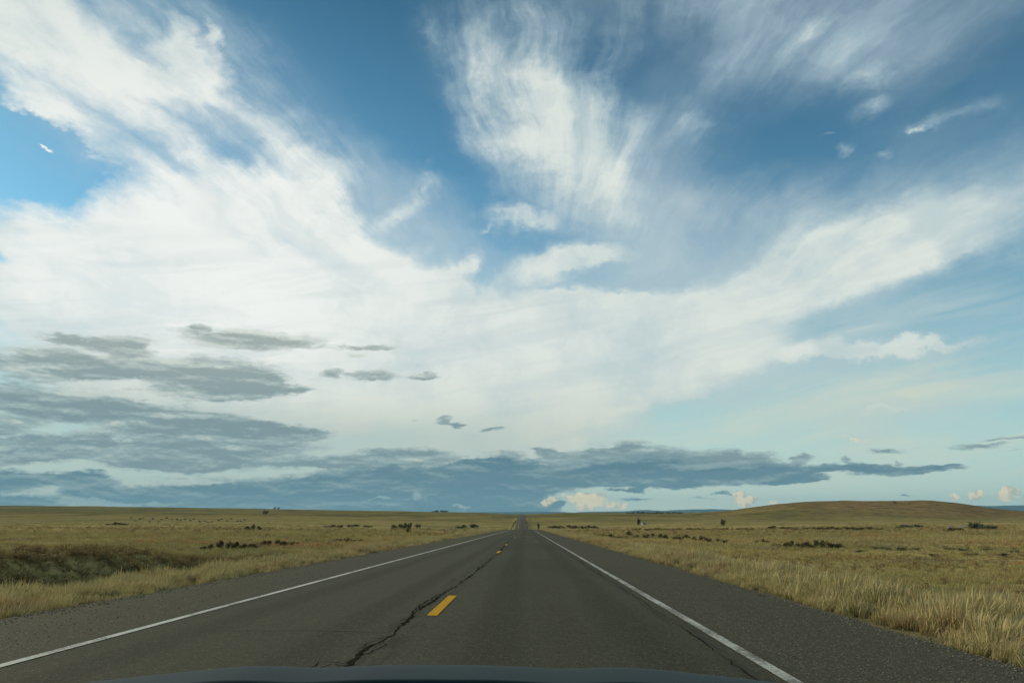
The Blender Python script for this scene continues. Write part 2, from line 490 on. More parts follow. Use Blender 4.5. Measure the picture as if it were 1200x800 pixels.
def fbm(x, y, o=4, seed=0):
    s, a = 0, 1.0
    for i in range(o):
        s = s + a * vnoise(x * 2 ** i + 13.7 * i, y * 2 ** i - 5.1 * i, seed + i)
        a *= 0.5
    return s


def sst(v, a, b):
    t = np.clip((v - a) / (b - a), 0, 1)
    return t * t * (3 - 2 * t)


_yy = np.arange(-6000, 60001, 5.0)


def _prof(kx, kz, win):
    z = np.interp(_yy, kx, kz)
    k = np.hanning(win)
    k /= k.sum()
    return np.convolve(np.pad(z, win // 2, mode='edge'), k, mode='valid')[:len(z)]


_road = _prof([-6000, -300, 0, 300, 400, 500, 620, 900, 1300, 2200, 3500, 6000, 60000], [30, 3.9, 0, -3.95, -7.4, -11.6, -11.6, -6.3, 0.4, 5, 8.5, 0, -400], 9)
_fld = _prof([-6000, -300, 0, 300, 500, 700, 1000, 2000, 3500, 4500, 8000, 60000], [30, 4, 0, -3.3, -5.2, -5.2, -3, 7, 14.5, 15, 2, -400], 41)


def road_z(y):
    return np.interp(y, _yy, _road)


def bend(y):
    d = np.asarray(y, float) - 330.0
    return -0.0034 * (d + np.sqrt(d * d + 6400.0)) + 0.0034 * (-330 + math.sqrt(330 ** 2 + 6400))


def ground_z(x, y, under_road=True):
    x = np.asarray(x, float)
    y = np.asarray(y, float)
    x = x - bend(y)
    a = np.abs(x - CX)
    pr = road_z(y)
    pf = np.interp(y, _yy, _fld)
    w = sst(a, 12, 230)
    z = pr * (1 - w) + pf * w
    # far plateau climbs to the left
    z = z + 27 * sst(-x, 0, 2600) * sst(y, 1300, 3400) + 5.5 * sst(-x, 60, 900) * sst(y, 500, 1500)
    # flat-topped hill on the right, with a long low shoulder towards the road
    hx = x * 1500 / np.maximum(y, 700)
    yb = sst(y, 880, 1480) * (1 - 0.7 * sst(y, 1700, 2600))
    hill = (23.5 * sst(hx, 340, 580) + 2.0 * sst(hx, 540, 660)) * (1 - sst(hx, 780, 1050))
    hill = hill + 3.5 * sst(hx, 150, 400) * (1 - sst(hx, 800, 1300))
    rough = fbm(x / 130, y / 170, 4, 5)
    z = z + hill * yb * (1 + 0.10 * rough)
    z = z + sst(a, 60, 300) * sst(y, 700, 1500) * (1 - sst(y, 2600, 3400)) * 3.5 * fbm(x / 330, y / 420, 3, 15)
    # undulation growing with distance from the road
    g = sst(a, 9, 60)
    z = z + g * (0.35 * fbm(x / 9, y / 14, 3, 1) + 0.10 * fbm(x / 2.2, y / 2.8, 2, 3))
    z = z + sst(a, 60, 400) * 1.3 * fbm(x / 90, y / 160, 3, 9) + sst(a, 30, 500) * sst(y, 800, 2000) * 3.0 * rough
    # verges, ditch and the cut bank along the left
    wob = 1.5 * fbm(y / 11 + 0 * x, 0 * y, 2, 21)
    s = PL - x
    near = (1 - sst(y, 28, 46)) * sst(y, -40, -10)
    dl = -0.22 - 0.10 * sst(s, 0.3, 3.0)
    dit = -0.85 * sst(s, 2.6, 5.2)
    bank = 0.85 + 0.60
    dl = dl + near * (dit + bank * sst(s + wob, 7.2, 9.9)) * (1 - 0.45 * sst(s, 26, 90) )
    dl = dl + (1 - near) * (-0.5 * sst(s, 2, 7) + 0.55 * sst(s, 9, 26))
    r = x - PR
    dr = -0.20 - 0.22 * sst(r, 0.3, 4) - 0.20 * sst(r, 3, 8) + 0.45 * sst(r, 12, 34)
    z = z + np.where(s > 0, dl, 0) + np.where(r > 0, dr, 0)
    if under_road:
        inside = (s <= 0) & (r <= 0)
        z = np.where(inside, z - 0.16, z)
    return z


def hit(px, py, ymin=3.0, ymax=9000.0):
    """where the sight line through a photo pixel meets the land"""
    d = pix_dir(px, py)
    d = d / d[1]
    ys = np.exp(np.linspace(math.log(ymin), math.log(ymax), 6000))
    zr = CAMZ + d[2] * ys
    zg = ground_z(d[0] * ys, ys, False)
    k = np.nonzero(zr <= zg)[0]
    y = ys[k[0]] if len(k) else ymax
    return d[0] * y, y, float(ground_z(d[0] * y, y, False))


# ---------------------------------------------------------------- mesh helpers
def mesh_obj(name, verts, faces, mats, parent=None, smooth=False, midx=None, kind=None):
    me = bpy.data.meshes.new(name)
    me.from_pydata([tuple(v) for v in verts], [], [tuple(f) for f in faces])
    for m in (mats if isinstance(mats, (list, tuple)) else [mats]):
        me.materials.append(m)
    if midx is not None:
        me.polygons.foreach_set('material_index', midx)
    if smooth:
        me.polygons.foreach_set('use_smooth', [True] * len(me.polygons))
    me.update()
    o = bpy.data.objects.new(name, me)
    col.objects.link(o)
    if parent is not None:
        o.parent = parent
    if kind:
        o['kind'] = kind
    return o


def np_mesh(name, verts, faces4, mat, smooth=False):
    """fast mesh from arrays; faces4 all the same length"""
    verts = np.asarray(verts, np.float32)
    faces4 = np.asarray(faces4, np.int32)
    me = bpy.data.meshes.new(name)
    k = faces4.shape[1]
    me.vertices.add(len(verts))
    me.vertices.foreach_set('co', verts.ravel())
    me.loops.add(faces4.size)
    me.loops.foreach_set('vertex_index', faces4.ravel())
    me.polygons.add(len(faces4))
    me.polygons.foreach_set('loop_start', np.arange(0, faces4.size, k, dtype=np.int32))
    me.polygons.foreach_set('loop_total', np.full(len(faces4), k, np.int32))
    me.polygons.foreach_set('use_smooth', np.full(len(faces4), smooth))
    if mat:
        me.materials.append(mat)
    me.update(calc_edges=True)
    return me


def tagit(o, label=None, cat=None, group=None, kind=None):
    if label: o['label'] = label
    if cat: o['category'] = cat
    if group: o['group'] = group
    if kind: o['kind'] = kind
    return o


def empty(name, loc, rz=0.0):
    o = bpy.data.objects.new(name, None)
    col.objects.link(o)
    o.location = loc
    o.rotation_euler = (0, 0, rz)
    return o


# ---------------------------------------------------------------- ground sheet
STRAW, OLIVE, RUST, GREY, PALE, DARK = (0.48, 0.385, 0.150), (0.275, 0.250, 0.085), (0.46, 0.280, 0.115), (0.215, 0.185, 0.130), (0.54, 0.46, 0.27), (0.090, 0.080, 0.040)


def field_colour(P, fine=True):
    """colour of the dry grassland by place; shared by the soil and by what grows on it"""
    x, y, z = sep(P)
    # patches lie along gentle contours: longer across the view than into it
    q = xyz(x * 0.010, y * 0.016, 0.0)
    a = noise(q, 1.0, 5, 0.62)
    b = noise(q, 3.3, 5, 0.62, 0.4)
    c = noise(xyz(x * 0.05, y * 0.11, 3.0), 1.0, 5, 0.65)
    d = noise(xyz(x * 0.0012, y * 0.0030, 8.0), 1.0, 6, 0.62)
    colr = mix(ss(a, 0.40, 0.58), OLIVE, STRAW)
    colr = mix(ss(b, 0.53, 0.66) * 0.60, colr, RUST)
    colr = mix(ss(c, 0.52, 0.68) * 0.75, colr, GREY)
    colr = mix(ss(b, 0.42, 0.30) * 0.75, colr, PALE)
    e = noise(xyz(x * 0.075, y * 0.060, 11.0), 1.0, 4, 0.6, 0.3)
    g = noise(xyz(x * 0.11, y * 0.085, 21.0), 1.0, 5, 0.65, 0.3)
    colr = mix(ss(e, 0.56, 0.63) * 0.80, colr, (0.44, 0.235, 0.095))
    colr = mix(ss(e, 0.43, 0.37) * 0.65, colr, (0.19, 0.205, 0.075))
    colr = mix(ss(g, 0.56, 0.64) * 0.75, colr, (0.155, 0.125, 0.085))
    colr = mix(ss(g, 0.42, 0.36) * 0.50, colr, (0.58, 0.50, 0.29))
    # far land is sage and dull, the hill is reddish
    far = ss(y, 300, 1300)
    farc = mix(ss(d, 0.40, 0.60), (0.125, 0.115, 0.038), (0.260, 0.205, 0.072))
    d2 = noise(xyz(x * 0.009, y * 0.0034, 5.0), 1.0, 6, 0.70, 0.3)
    d3 = noise(xyz(x * 0.032, y * 0.0080, 2.0), 1.0, 5, 0.70)
    farc = mix(ss(d2, 0.50, 0.60) * 0.70, farc, (0.062, 0.066, 0.028))
    farc = mix(ss(d2, 0.45, 0.36) * 0.60, farc, (0.28, 0.225, 0.085))
    farc = mix(ss(d3, 0.54, 0.64) * 0.75, farc, (0.070, 0.068, 0.040))
    farc = mix(ss(d3, 0.42, 0.34) * 0.45, farc, (0.26, 0.185, 0.085))
    hillm = ss(x, 330, 620) * ss(y, 900, 1150) * ss(y, 3200, 2400)
    hillc = mix(ss(b * 0.5 + c * 0.5, 0.40, 0.62), (0.175, 0.112, 0.050), (0.330, 0.205, 0.092))
    farc = mix(hillm * 0.88, farc, hillc)
    pale_line = ss(V._math('ABSOLUTE', z - noise(xyz(x * 0.004, y * 0.004, 0), 1.0, 3, 0.6) * 10 + 7.0), 1.3, 0.2) * far
    farc = mix(pale_line * 0.35, farc, (0.30, 0.25, 0.12))
    return mix(far * 0.92, colr, farc), a, b, c


m = material('dry_grassland')
P = geo_pos()
base, na, nb, nc = field_colour(P)
f1 = noise(P, 1.3, 6, 0.7)
f2 = noise(P, 9.0, 5, 0.7)
base = mix(ss(f1, 0.40, 0.62) * 0.5, base, mix(0.5, base, DARK))
base = mix(ss(f2, 0.5, 0.75) * 0.5, base, (0.30, 0.27, 0.17))
clump = noise(xyz(sep(P)[0] * 0.25, sep(P)[1] * 0.25, 0.0), 1.0, 6, 0.72)
base = mix(ss(clump, 0.56, 0.70) * 0.72, base, DARK)
dirt = (ss(sep(P)[0], PR + 2.2, PR + 0.3) * ss(sep(P)[0], PR - 0.1, PR) + ss(sep(P)[0], PL - 2.0, PL - 0.3) * ss(sep(P)[0], PL + 0.1, PL)).clamp()
base = mix(dirt * 0.85, base, mix(f2, (0.10, 0.080, 0.042), (0.22, 0.185, 0.10)))
soil = attr('bank')
base = mix(soil, base, mix(ss(f1 * 0.5 + clump * 0.5, 0.42, 0.58), (0.17, 0.115, 0.045), (0.44, 0.325, 0.13)))
MAT_GROUND = finish(m, base, 1.0, 0.0, f1 * 0.7 + f2 * 0.3, 0.12, 0.9)

m = material('hillside')
P = geo_pos()
base, na, nb, nc = field_colour(P)
base = mix(ss(noise(P, 0.045, 6, 0.72), 0.50, 0.60) * 0.80, base, (0.085, 0.080, 0.050))
base = mix(ss(noise(P, 0.012, 5, 0.7), 0.55, 0.66) * 0.5, base, (0.26, 0.165, 0.075))
MAT_HILL = finish(m, base, 1.0, 0.0)


def sinh_axis(lo, hi, n, fine):
    u = np.linspace(np.arcsinh(lo / fine), np.arcsinh(hi / fine), n)
    return np.sinh(u) * fine


gx = np.unique(np.concatenate([sinh_axis(-28000, 28000, 560, 7.0), np.linspace(-27, -7.7, 90), np.linspace(4.75, 20, 40), [PL - 0.02, PL, PR, PR + 0.02], np.linspace(300, 1250, 60)]))
gy = np.unique(np.concatenate([sinh_axis(-4000, 29500, 640, 9.0), np.linspace(5, 80, 180), np.linspace(250, 700, 50), np.linspace(900, 2500, 90)]))
GX, GY = np.meshgrid(gx, gy)
GZ = ground_z(GX, GY)
nx_, ny_ = len(gx), len(gy)
idx = np.arange(nx_ * ny_).reshape(ny_, nx_)
quads = np.stack([idx[:-1, :-1], idx[:-1, 1:], idx[1:, 1:], idx[1:, :-1]], -1).reshape(-1, 4)
gverts = np.stack([GX, GY, GZ], -1).reshape(-1, 3)
qc = gverts[quads].mean(1)
hxq = qc[:, 0] * 1500 / np.maximum(qc[:, 1], 700)
is_hill = (hxq > 330) & (hxq < 1060) & (qc[:, 1] > 930) & (qc[:, 1] < 2500)
# how much of a point is the bare, brushy face of the cut bank
bx, by = gverts[:, 0], gverts[:, 1]
wob = 1.5 * fbm(by / 11, 0 * by, 2, 21)
sS = PL - bx
bankm = sst(sS + wob, 4.2, 5.6) * (1 - sst(sS + wob, 9.6, 11.2)) * (1 - sst(by, 24, 40)) * sst(by, -30, -5)


def sheet(name, q, mat, label):
    used, inv = np.unique(q, return_inverse=True)
    me = np_mesh(name, gverts[used], inv.reshape(q.shape), mat, True)
    at_ = me.attributes.new('bank', 'FLOAT', 'POINT')
    at_.data.foreach_set('value', bankm[used].astype(np.float32))
    o = bpy.data.objects.new(name, me)
    col.objects.link(o)
    return tagit(o, label, kind='structure')


sheet('ground', quads[~is_hill], MAT_GROUND, 'dry straw and olive grassland running to the horizon')
sheet('hill', quads[is_hill], MAT_HILL, 'low brown flat-topped hill rising on the right')

# ---------------------------------------------------------------- road
m = material('asphalt')
P = geo_pos()
x, y, z = sep(P)
lane = noise(xyz(x * 0.7, y * 0.035, 0), 1.0, 4, 0.6)
big = noise(xyz(x * 0.22, y * 0.05, 4), 1.0, 5, 0.6)
grain = noise(P, 95.0, 3, 0.7)
grain2 = noise(P, 26.0, 4, 0.75)
agg = voronoi(P, 46.0, out='Color')
aggd = voronoi(P, 46.0)
lanediff = ss(x, CX + 0.15, CX - 0.25)
ar, ag, ab = sep(agg)
stone = ss(ar, 0.72, 0.86) * ss(aggd, 0.55, 0.30)
colr = mix(ss(big * 0.6 + lane * 0.4, 0.36, 0.64), (0.053, 0.053, 0.035), (0.080, 0.079, 0.053))
colr = mix(lanediff * 0.55, colr, (0.080, 0.079, 0.052))
# wheel tracks in both lanes, a little darker and smoother
def bump_at(c, w):
    return ss(V._math('ABSOLUTE', x - c), w, w * 0.25)
tracks = (bump_at(-4.05, 0.42) + bump_at(-2.25, 0.42) + bump_at(-0.4, 0.45) + bump_at(1.35, 0.45)).clamp()
colr = mix(tracks * (0.30 + lane * 0.4), colr, (0.041, 0.041, 0.027))
drip = bump_at(0.48, 0.32) * 0.35
colr = mix(drip, colr, (0.066, 0.063, 0.040))
sh_r = ss(x, RX + 0.02, RX + 0.35)
sh_l = ss(x, LX - 0.05, LX - 0.4)
shoulder = V._math('MAXIMUM', sh_r, sh_l)
colr = mix(shoulder * 0.72, colr, mix(grain2, (0.048, 0.046, 0.030), (0.105, 0.099, 0.066)))
colr = mix(stone * (0.42 + shoulder * 0.60), colr, mix(ag, (0.17, 0.155, 0.105), (0.34, 0.315, 0.23)))
colr = mix(ss(grain, 0.52, 0.30) * 0.45, colr, (0.028, 0.029, 0.024))
g3 = noise(P, 11.0, 4, 0.8)
colr = mix(ss(grain2 * 0.5 + g3 * 0.5, 0.50, 0.66) * 0.45, colr, (0.125, 0.115, 0.068))
colr = mix(ss(grain2 * 0.5 + g3 * 0.5, 0.50, 0.36) * 0.5, colr, (0.030, 0.029, 0.020))
# gravel and dust gathered toward the outer edge of the left shoulder
gl = ss(x, LX - 1.2, LX - 2.4) * ss(noise(xyz(x * 2, y * 0.6, 0), 1.0, 5, 0.7), 0.40, 0.62)
colr = mix(gl * 0.55, colr, mix(ab, (0.075, 0.067, 0.040), (0.14, 0.125, 0.080)))
# dark ravelled strip beside the centre joint and inside the right line
cj = bump_at(-1.52, 0.34) * ss(noise(xyz(x * 5, y * 0.9, 2), 1.0, 6, 0.72), 0.46, 0.60)
colr = mix(cj * 0.60, colr, (0.035, 0.035, 0.029))
rj = ss(V._math('ABSOLUTE', x - 2.02), 0.20, 0.04) * ss(noise(xyz(x * 6, y * 0.35, 5), 1.0, 6, 0.7), 0.44, 0.60)
colr = mix(rj * 0.7, colr, (0.036, 0.036, 0.030))
# faint transverse cracks
tw = noise(xyz(x * 0.9, y * 0.9, 2), 1.0, 5, 0.7)
yy = y + (tw - 0.5) * 1.2
cell = V._math('ABSOLUTE', V._math('FRACT', yy / 9.3) - 0.5)
tcr = ss(cell, 0.0035, 0.0) * ss(noise(xyz(x * 0.5, y * 0.1, 7), 1.0, 3, 0.5), 0.50, 0.60)
colr = mix(tcr * 0.75, colr, (0.025, 0.025, 0.02))
h = grain * 0.5 + grain2 * 0.4 + stone * 0.4 - tcr
MAT_ASPHALT = finish(m, colr, 0.92, 0.06, h, 0.006, 0.9)


def paint(name, c, wear):
    m = material(name)
    P = geo_pos()
    x, y, z = sep(P)
    n1 = noise(P, 24.0, 5, 0.75)
    n2 = noise(xyz(x * 3, y * 0.8, 0), 1.0, 4, 0.6)
    g = noise(P, 90.0, 3, 0.7)
    w = ss(n1 * 0.6 + n2 * 0.4, 0.50 + wear, 0.64 + wear)
    cc = mix(ss(g, 0.3, 0.65) * 0.30, c, tuple(v * 0.62 for v in c))
    cc = mix(w * 0.85, cc, (0.085, 0.085, 0.066))
    return finish(m, cc, 0.85, 0.08, g, 0.003, 0.6)


MAT_WHITE = paint('white_road_paint', (0.58, 0.59, 0.52), -0.02)
MAT_WHITE2 = paint('worn_white_road_paint', (0.50, 0.51, 0.45), -0.07)
MAT_YELLOW = paint('yellow_road_paint', (0.56, 0.30, 0.008), 0.02)
m = material('open_crack')
P = geo_pos()
MAT_CRACK = finish(m, mix(ss(noise(P, 30, 4, 0.7), 0.4, 0.6), (0.014, 0.013, 0.009), (0.036, 0.034, 0.022)), 1.0, 0.0)

ry = np.unique(np.concatenate([np.arange(-60, 120, 1.5), np.arange(120, 720, 6.0), np.arange(720, 4200, 25.0)]))


def strip(name, xs, mat, zoff, ys=ry, parent=None, wob=None, kind=None, crown=True):
    v, f = [], []
    n = len(xs)
    for j, yv in enumerate(ys):
        zz = float(road_z(yv))
        for i, xv in enumerate(xs):
            xx = xv
            if wob is not None:
                xx = xv + wob(yv, i)
            zc = -0.016 * abs(xx - CX) * (1 if crown else 0)
            v.append((xx + float(bend(yv)), yv, zz + zc + zoff))
    for j in range(len(ys) - 1):
        for i in range(n - 1):
            a = j * n + i
            f.append((a, a + 1, a + 1 + n, a + n))
    return mesh_obj(name, v, f, mat, parent, smooth=True, kind=kind)


def edge_wob(yv, i):
    if i == 0:
        return 0.14 * float(fbm(np.array(yv / 1.9), np.array(3.0), 3, 2))
    if i == 9:
        return 0.07 * float(fbm(np.array(yv / 2.3), np.array(8.0), 3, 4))
    return 0.0


fine_ry = np.unique(np.concatenate([np.arange(-40, 60, 0.4), ry]))
road = strip('road', [PL, PL + .35, LX, -3.1, CX, -0.9, 0.5, RX, 4.4, PR], MAT_ASPHALT, 0.02, fine_ry, wob=edge_wob, kind='structure')
road['label'] = 'straight two-lane grey asphalt road with wide shoulders'
# a skirt so that the slab has a visible broken edge
for nm, xe, sg, i in (('pavement_edge', PL, -1, 0), ('pavement_edge', PR, 1, 9)):
    v, f = [], []
    for yv in fine_ry:
        xx = xe + edge_wob(yv, i)
        zz = float(road_z(yv)) - 0.016 * abs(xx - CX) + 0.02
        bb = float(bend(yv))
        v += [(xx + bb, yv, zz), (xx + bb + sg * 0.05, yv, zz - 0.16)]
    for j in range(len(fine_ry) - 1):
        f.append((2 * j, 2 * j + 2, 2 * j + 3, 2 * j + 1))
    mesh_obj(nm, v, f, MAT_ASPHALT, road)
line_y = np.unique(np.concatenate([np.arange(-60, 120, 2.0), np.arange(120, 2400, 12.0)]))
lw = lambda yv, i: 0.012 * float(vnoise(np.array(yv / 3.0), np.array(1.0 + i), 6))
strip('edge_line', [LX - 0.055, LX + 0.075], MAT_WHITE, 0.027, line_y, road, lw)['label'] = 'white line along the left shoulder'
strip('edge_line', [RX - 0.065, RX + 0.065], MAT_WHITE2, 0.027, line_y, road, lw)['label'] = 'worn white line along the right shoulder'
for yc, ln in ((12.25, 3.0), (36.4, 2.9), (50.5, 2.6), (86, 2.8), (122, 3), (-12, 3), (-24, 3), (170, 3), (230, 3)):
    ys = np.linspace(yc - ln / 2, yc + ln / 2, 5)
    strip('lane_dash', [CX - 0.055, CX + 0.095], MAT_YELLOW, 0.027, ys, road, lambda yv, i: 0.0)


def road_pt(px, py):
    d = pix_dir(px, py)
    d = d / d[1]
    ys = np.exp(np.linspace(math.log(3), math.log(600), 5000))
    zr = CAMZ + d[2] * ys
    k = np.nonzero(zr <= road_z(ys) + 0.02)[0]
    yv = ys[k[0]] if len(k) else 300
    return d[0] * yv, yv


def crack(pts, wmin, wmax, name, seed, sub=0.12, jit=0.05):
    r = random.Random(seed)
    path = []
    for (x0, y0), (x1, y1) in zip(pts[:-1], pts[1:]):
        L = math.hypot(x1 - x0, y1 - y0)
        n = max(2, int(L / max(sub, y0 * 0.012)))
        for k in range(n):
            t = k / n
            path.append((x0 + (x1 - x0) * t + r.gauss(0, jit), y0 + (y1 - y0) * t))
    path.append(pts[-1])
    v, f = [], []
    w = (wmin + wmax) / 2
    for k, (x0, y0) in enumerate(path):
        w = min(wmax, max(wmin, w + r.gauss(0, (wmax - wmin) * 0.35)))
        e = min(1.0, k / 3.0, (len(path) - 1 - k) / 3.0)
        zz = float(road_z(y0)) - 0.016 * abs(x0 - CX) + 0.0235
        a = path[max(0, k - 1)]
        b = path[min(len(path) - 1, k + 1)]
        dx_, dy_ = b[0] - a[0], b[1] - a[1]
        l = math.hypot(dx_, dy_) or 1
        nx, ny = -dy_ / l, dx_ / l
        hw = w * 0.5 * max(e, 0.08)
        v += [(x0 + nx * hw, y0 + ny * hw, zz), (x0 - nx * hw, y0 - ny * hw, zz)]
    for k in range(len(path) - 1):
        f.append((2 * k, 2 * k + 1, 2 * k + 3, 2 * k + 2))
    return v, f, path


CP = [(396, 790), (410, 776), (426, 762), (460, 744), (474, 730), (488, 716), (508, 704), (520, 694), (534, 687), (552, 674), (572, 658), (582, 649), (590, 641), (596, 633), (601, 627)]
cpts = [road_pt(*p) for p in CP]
V_, F_, main_path = crack(cpts, 0.016, 0.066, 'crack', 3, 0.045, 0.016)
allv, allf = list(V_), list(F_)
# distances along the joint scale with the number of path points
r = random.Random(5)
for k in range(230):
    i = r.randrange(0, int(len(main_path) * 0.85))
    x0, y0 = main_path[i]
    ln = r.uniform(0.06, 0.26) if k % 5 else r.uniform(0.25, 0.6)
    sgn = r.choice((-1, -1, 1))
    pts = [(x0, y0), (x0 + sgn * ln * 0.45, y0 + r.uniform(-.25, .35) * ln), (x0 + sgn * ln * r.uniform(.5, 1.0), y0 + r.uniform(-1.0, 1.2) * ln)]
    v2, f2, _ = crack(pts, 0.005, 0.020, 'c', 100 + k, 0.08, 0.012)
    o = len(allv)
    allv += [(a, b, c - 0.0006 - 0.00001 * k) for a, b, c in v2]
    allf += [tuple(q + o for q in ff) for ff in f2]
# a second strand that leaves and rejoins the joint
NP = len(main_path)
for s0, s1, off_ in ((int(NP * .04), int(NP * .09), 0.15), (int(NP * .16), int(NP * .26), -0.11), (int(NP * .05), int(NP * .10), -0.12), (int(NP * .4), int(NP * .5), -0.12), (int(NP * .55), int(NP * .62), 0.10)):
    if s1 < len(main_path):
        pts = [main_path[s0]] + [(main_path[i][0] + off_ * math.sin(math.pi * (i - s0) / (s1 - s0)), main_path[i][1]) for i in range(s0 + 3, s1, 4)] + [main_path[s1]]
        v2, f2, _ = crack(pts, 0.008, 0.026, 'c', s0 + 500, 0.1, 0.02)
        o = len(allv)
        allv += [(a, b, c - 0.001) for a, b, c in v2]
        allf += [tuple(q + o for q in ff) for ff in f2]
mesh_obj('crack', allv, allf, MAT_CRACK, road)
yq = [-4, 3, 5, 7, 9, 12, 16, 22, 30, 42, 60, 90, 140]
pts = [(1.99 + 0.035 * math.sin(q * 1.7) + 0.015 * r.gauss(0, 1), q) for q in yq]
v2, f2, _ = crack(pts, 0.005, 0.020, 'c', 77, 0.15, 0.014)
mesh_obj('crack', v2, f2, MAT_CRACK, road)
for (x0, y0, x1, y1, sd_) in ((-3.9, 9.5, -1.6, 9.1, 1), (0.2, 17.5, 1.95, 17.9, 2), (-1.4, 10.8, -0.7, 10.2, 4)):
    v2, f2, _ = crack([(x0, y0), ((x0 + x1) / 2, (y0 + y1) / 2 + 0.1), (x1, y1)], 0.004, 0.012, 'c', sd_, 0.12, 0.02)
    mesh_obj('crack', v2, f2, MAT_CRACK, road)

# pale gravel lying along both pavement edges
m = material('gravel_bed')
P = geo_pos()
gv = voronoi(P, 34.0, out='Color')
g1, g2, g3 = sep(gv)
colr = mix(g1, (0.10, 0.088, 0.056), (0.24, 0.215, 0.145))
colr = mix(ss(noise(P, 5, 4, 0.6), 0.5, 0.65) * 0.5, colr, (0.12, 0.10, 0.06))
MAT_GRAVEL = finish(m, colr, 1.0, 0.0, voronoi(P, 34.0), 0.02, 1.0)


def verge_strip(name, x0, x1, label):
    ys = np.unique(np.concatenate([np.arange(-40, 60, 0.5), np.arange(60, 400, 4.0)]))
    v, f = [], []
    for yv in ys:
        wob_ = 0.30 * float(fbm(np.array(yv / 1.3), np.array(x1), 3, 8))
        for t in (0, 0.5, 1):
            xx = x0 + (x1 + wob_ - x0) * t
            if t == 0:
                zz = float(road_z(yv)) - 0.016 * abs(xx - CX) - 0.012
            else:
                zz = float(ground_z(xx, yv)) + (0.045 if t == .5 else -0.01)
            v.append((xx, yv, zz))
    for j in range(len(ys) - 1):
        for i in range(2):
            a = j * 3 + i
            f.append((a, a + 1, a + 4, a + 3) if x1 > x0 else (a, a + 3, a + 4, a + 1))
    o = mesh_obj(name, v, f, MAT_GRAVEL, smooth=True, kind='structure')
    o['label'] = label


verge_strip('gravel_edge', PR - 0.06, PR + 0.62, 'pale loose gravel along the right edge of the asphalt')
verge_strip('gravel_edge', PL + 0.10, PL - 0.40, 'thin gravel fringe along the left edge of the asphalt')

# ---------------------------------------------------------------- far land
m = material('hazed_forest_slope')
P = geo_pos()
MAT_FAR = finish(m, mix(noise(P, 0.002, 5, 0.6), (0.040, 0.070, 0.075), (0.065, 0.090, 0.085)), 1.0, 0.0)  # dark forest lifted towards blue: some distance haze is put into the colour


def ridge(name, y0, depth, pts, label, base=-60, jag=0.06, seed=1):
    """a range with a front slope, a top and a back slope; pts are (photo x, photo y) of the skyline"""
    n = 160
    pxs = np.linspace(pts[0][0], pts[-1][0], n)
    pys = np.interp(pxs, [p[0] for p in pts], [p[1] for p in pts])
    v, f = [], []
    for i in range(n):
        d = pix_dir(pxs[i], pys[i])
        d = d / d[1]
        xx, zz = d[0] * y0, CAMZ + d[2] * y0
        zz = zz + (zz - base) * jag * float(fbm(np.array(i / 6.0), np.array(0.3), 4, seed))
        e = min(1, i / 6, (n - 1 - i) / 6)
        zz = base + (zz - base) * (e ** 0.7)
        for (dy_, t) in ((-depth * 0.6, 0.0), (-depth * 0.25, 0.62), (0, 1.0), (depth * 0.5, 1.0), (depth, 0.0)):
            jit = 0 if t in (0.0,) else depth * 0.10 * float(fbm(np.array(i / 5.0), np.array(t * 3 + 9), 3, seed + 3))
            v.append((xx * (y0 + dy_) / y0, y0 + dy_ + jit, base + (zz - base) * t))
    for i in range(n - 1):
        for k in range(4):
            a = i * 5 + k
            f.append((a, a + 5, a + 6, a + 1))
    o = mesh_obj(name, v, f, MAT_FAR, smooth=False, kind='structure')
    o['label'] = label
    return o


ridge('mesa', 21000, 4000, [(1090, 604), (1118, 597), (1130, 592.8), (1142, 592.0), (1152, 592.6), (1200, 591.8), (1260, 592.5), (1330, 594), (1420, 600)], 'blue flat-topped mesa beyond the hill at the right', jag=0.02, seed=4)
ridge('distant_range', 25000, 3000, [(655, 603), (680, 599.5), (735, 598.5), (750, 597.0), (775, 598.2), (800, 596.8), (835, 596.2), (870, 597.5), (930, 601)], 'thin blue range on the horizon right of the road', jag=0.05, seed=7)
ridge('distant_range', 26500, 3000, [(400, 603), (480, 600.3), (560, 599.8), (612, 599.5), (640, 599.2), (668, 600), (700, 602)], 'low blue range behind the end of the road', jag=0.05, seed=9)

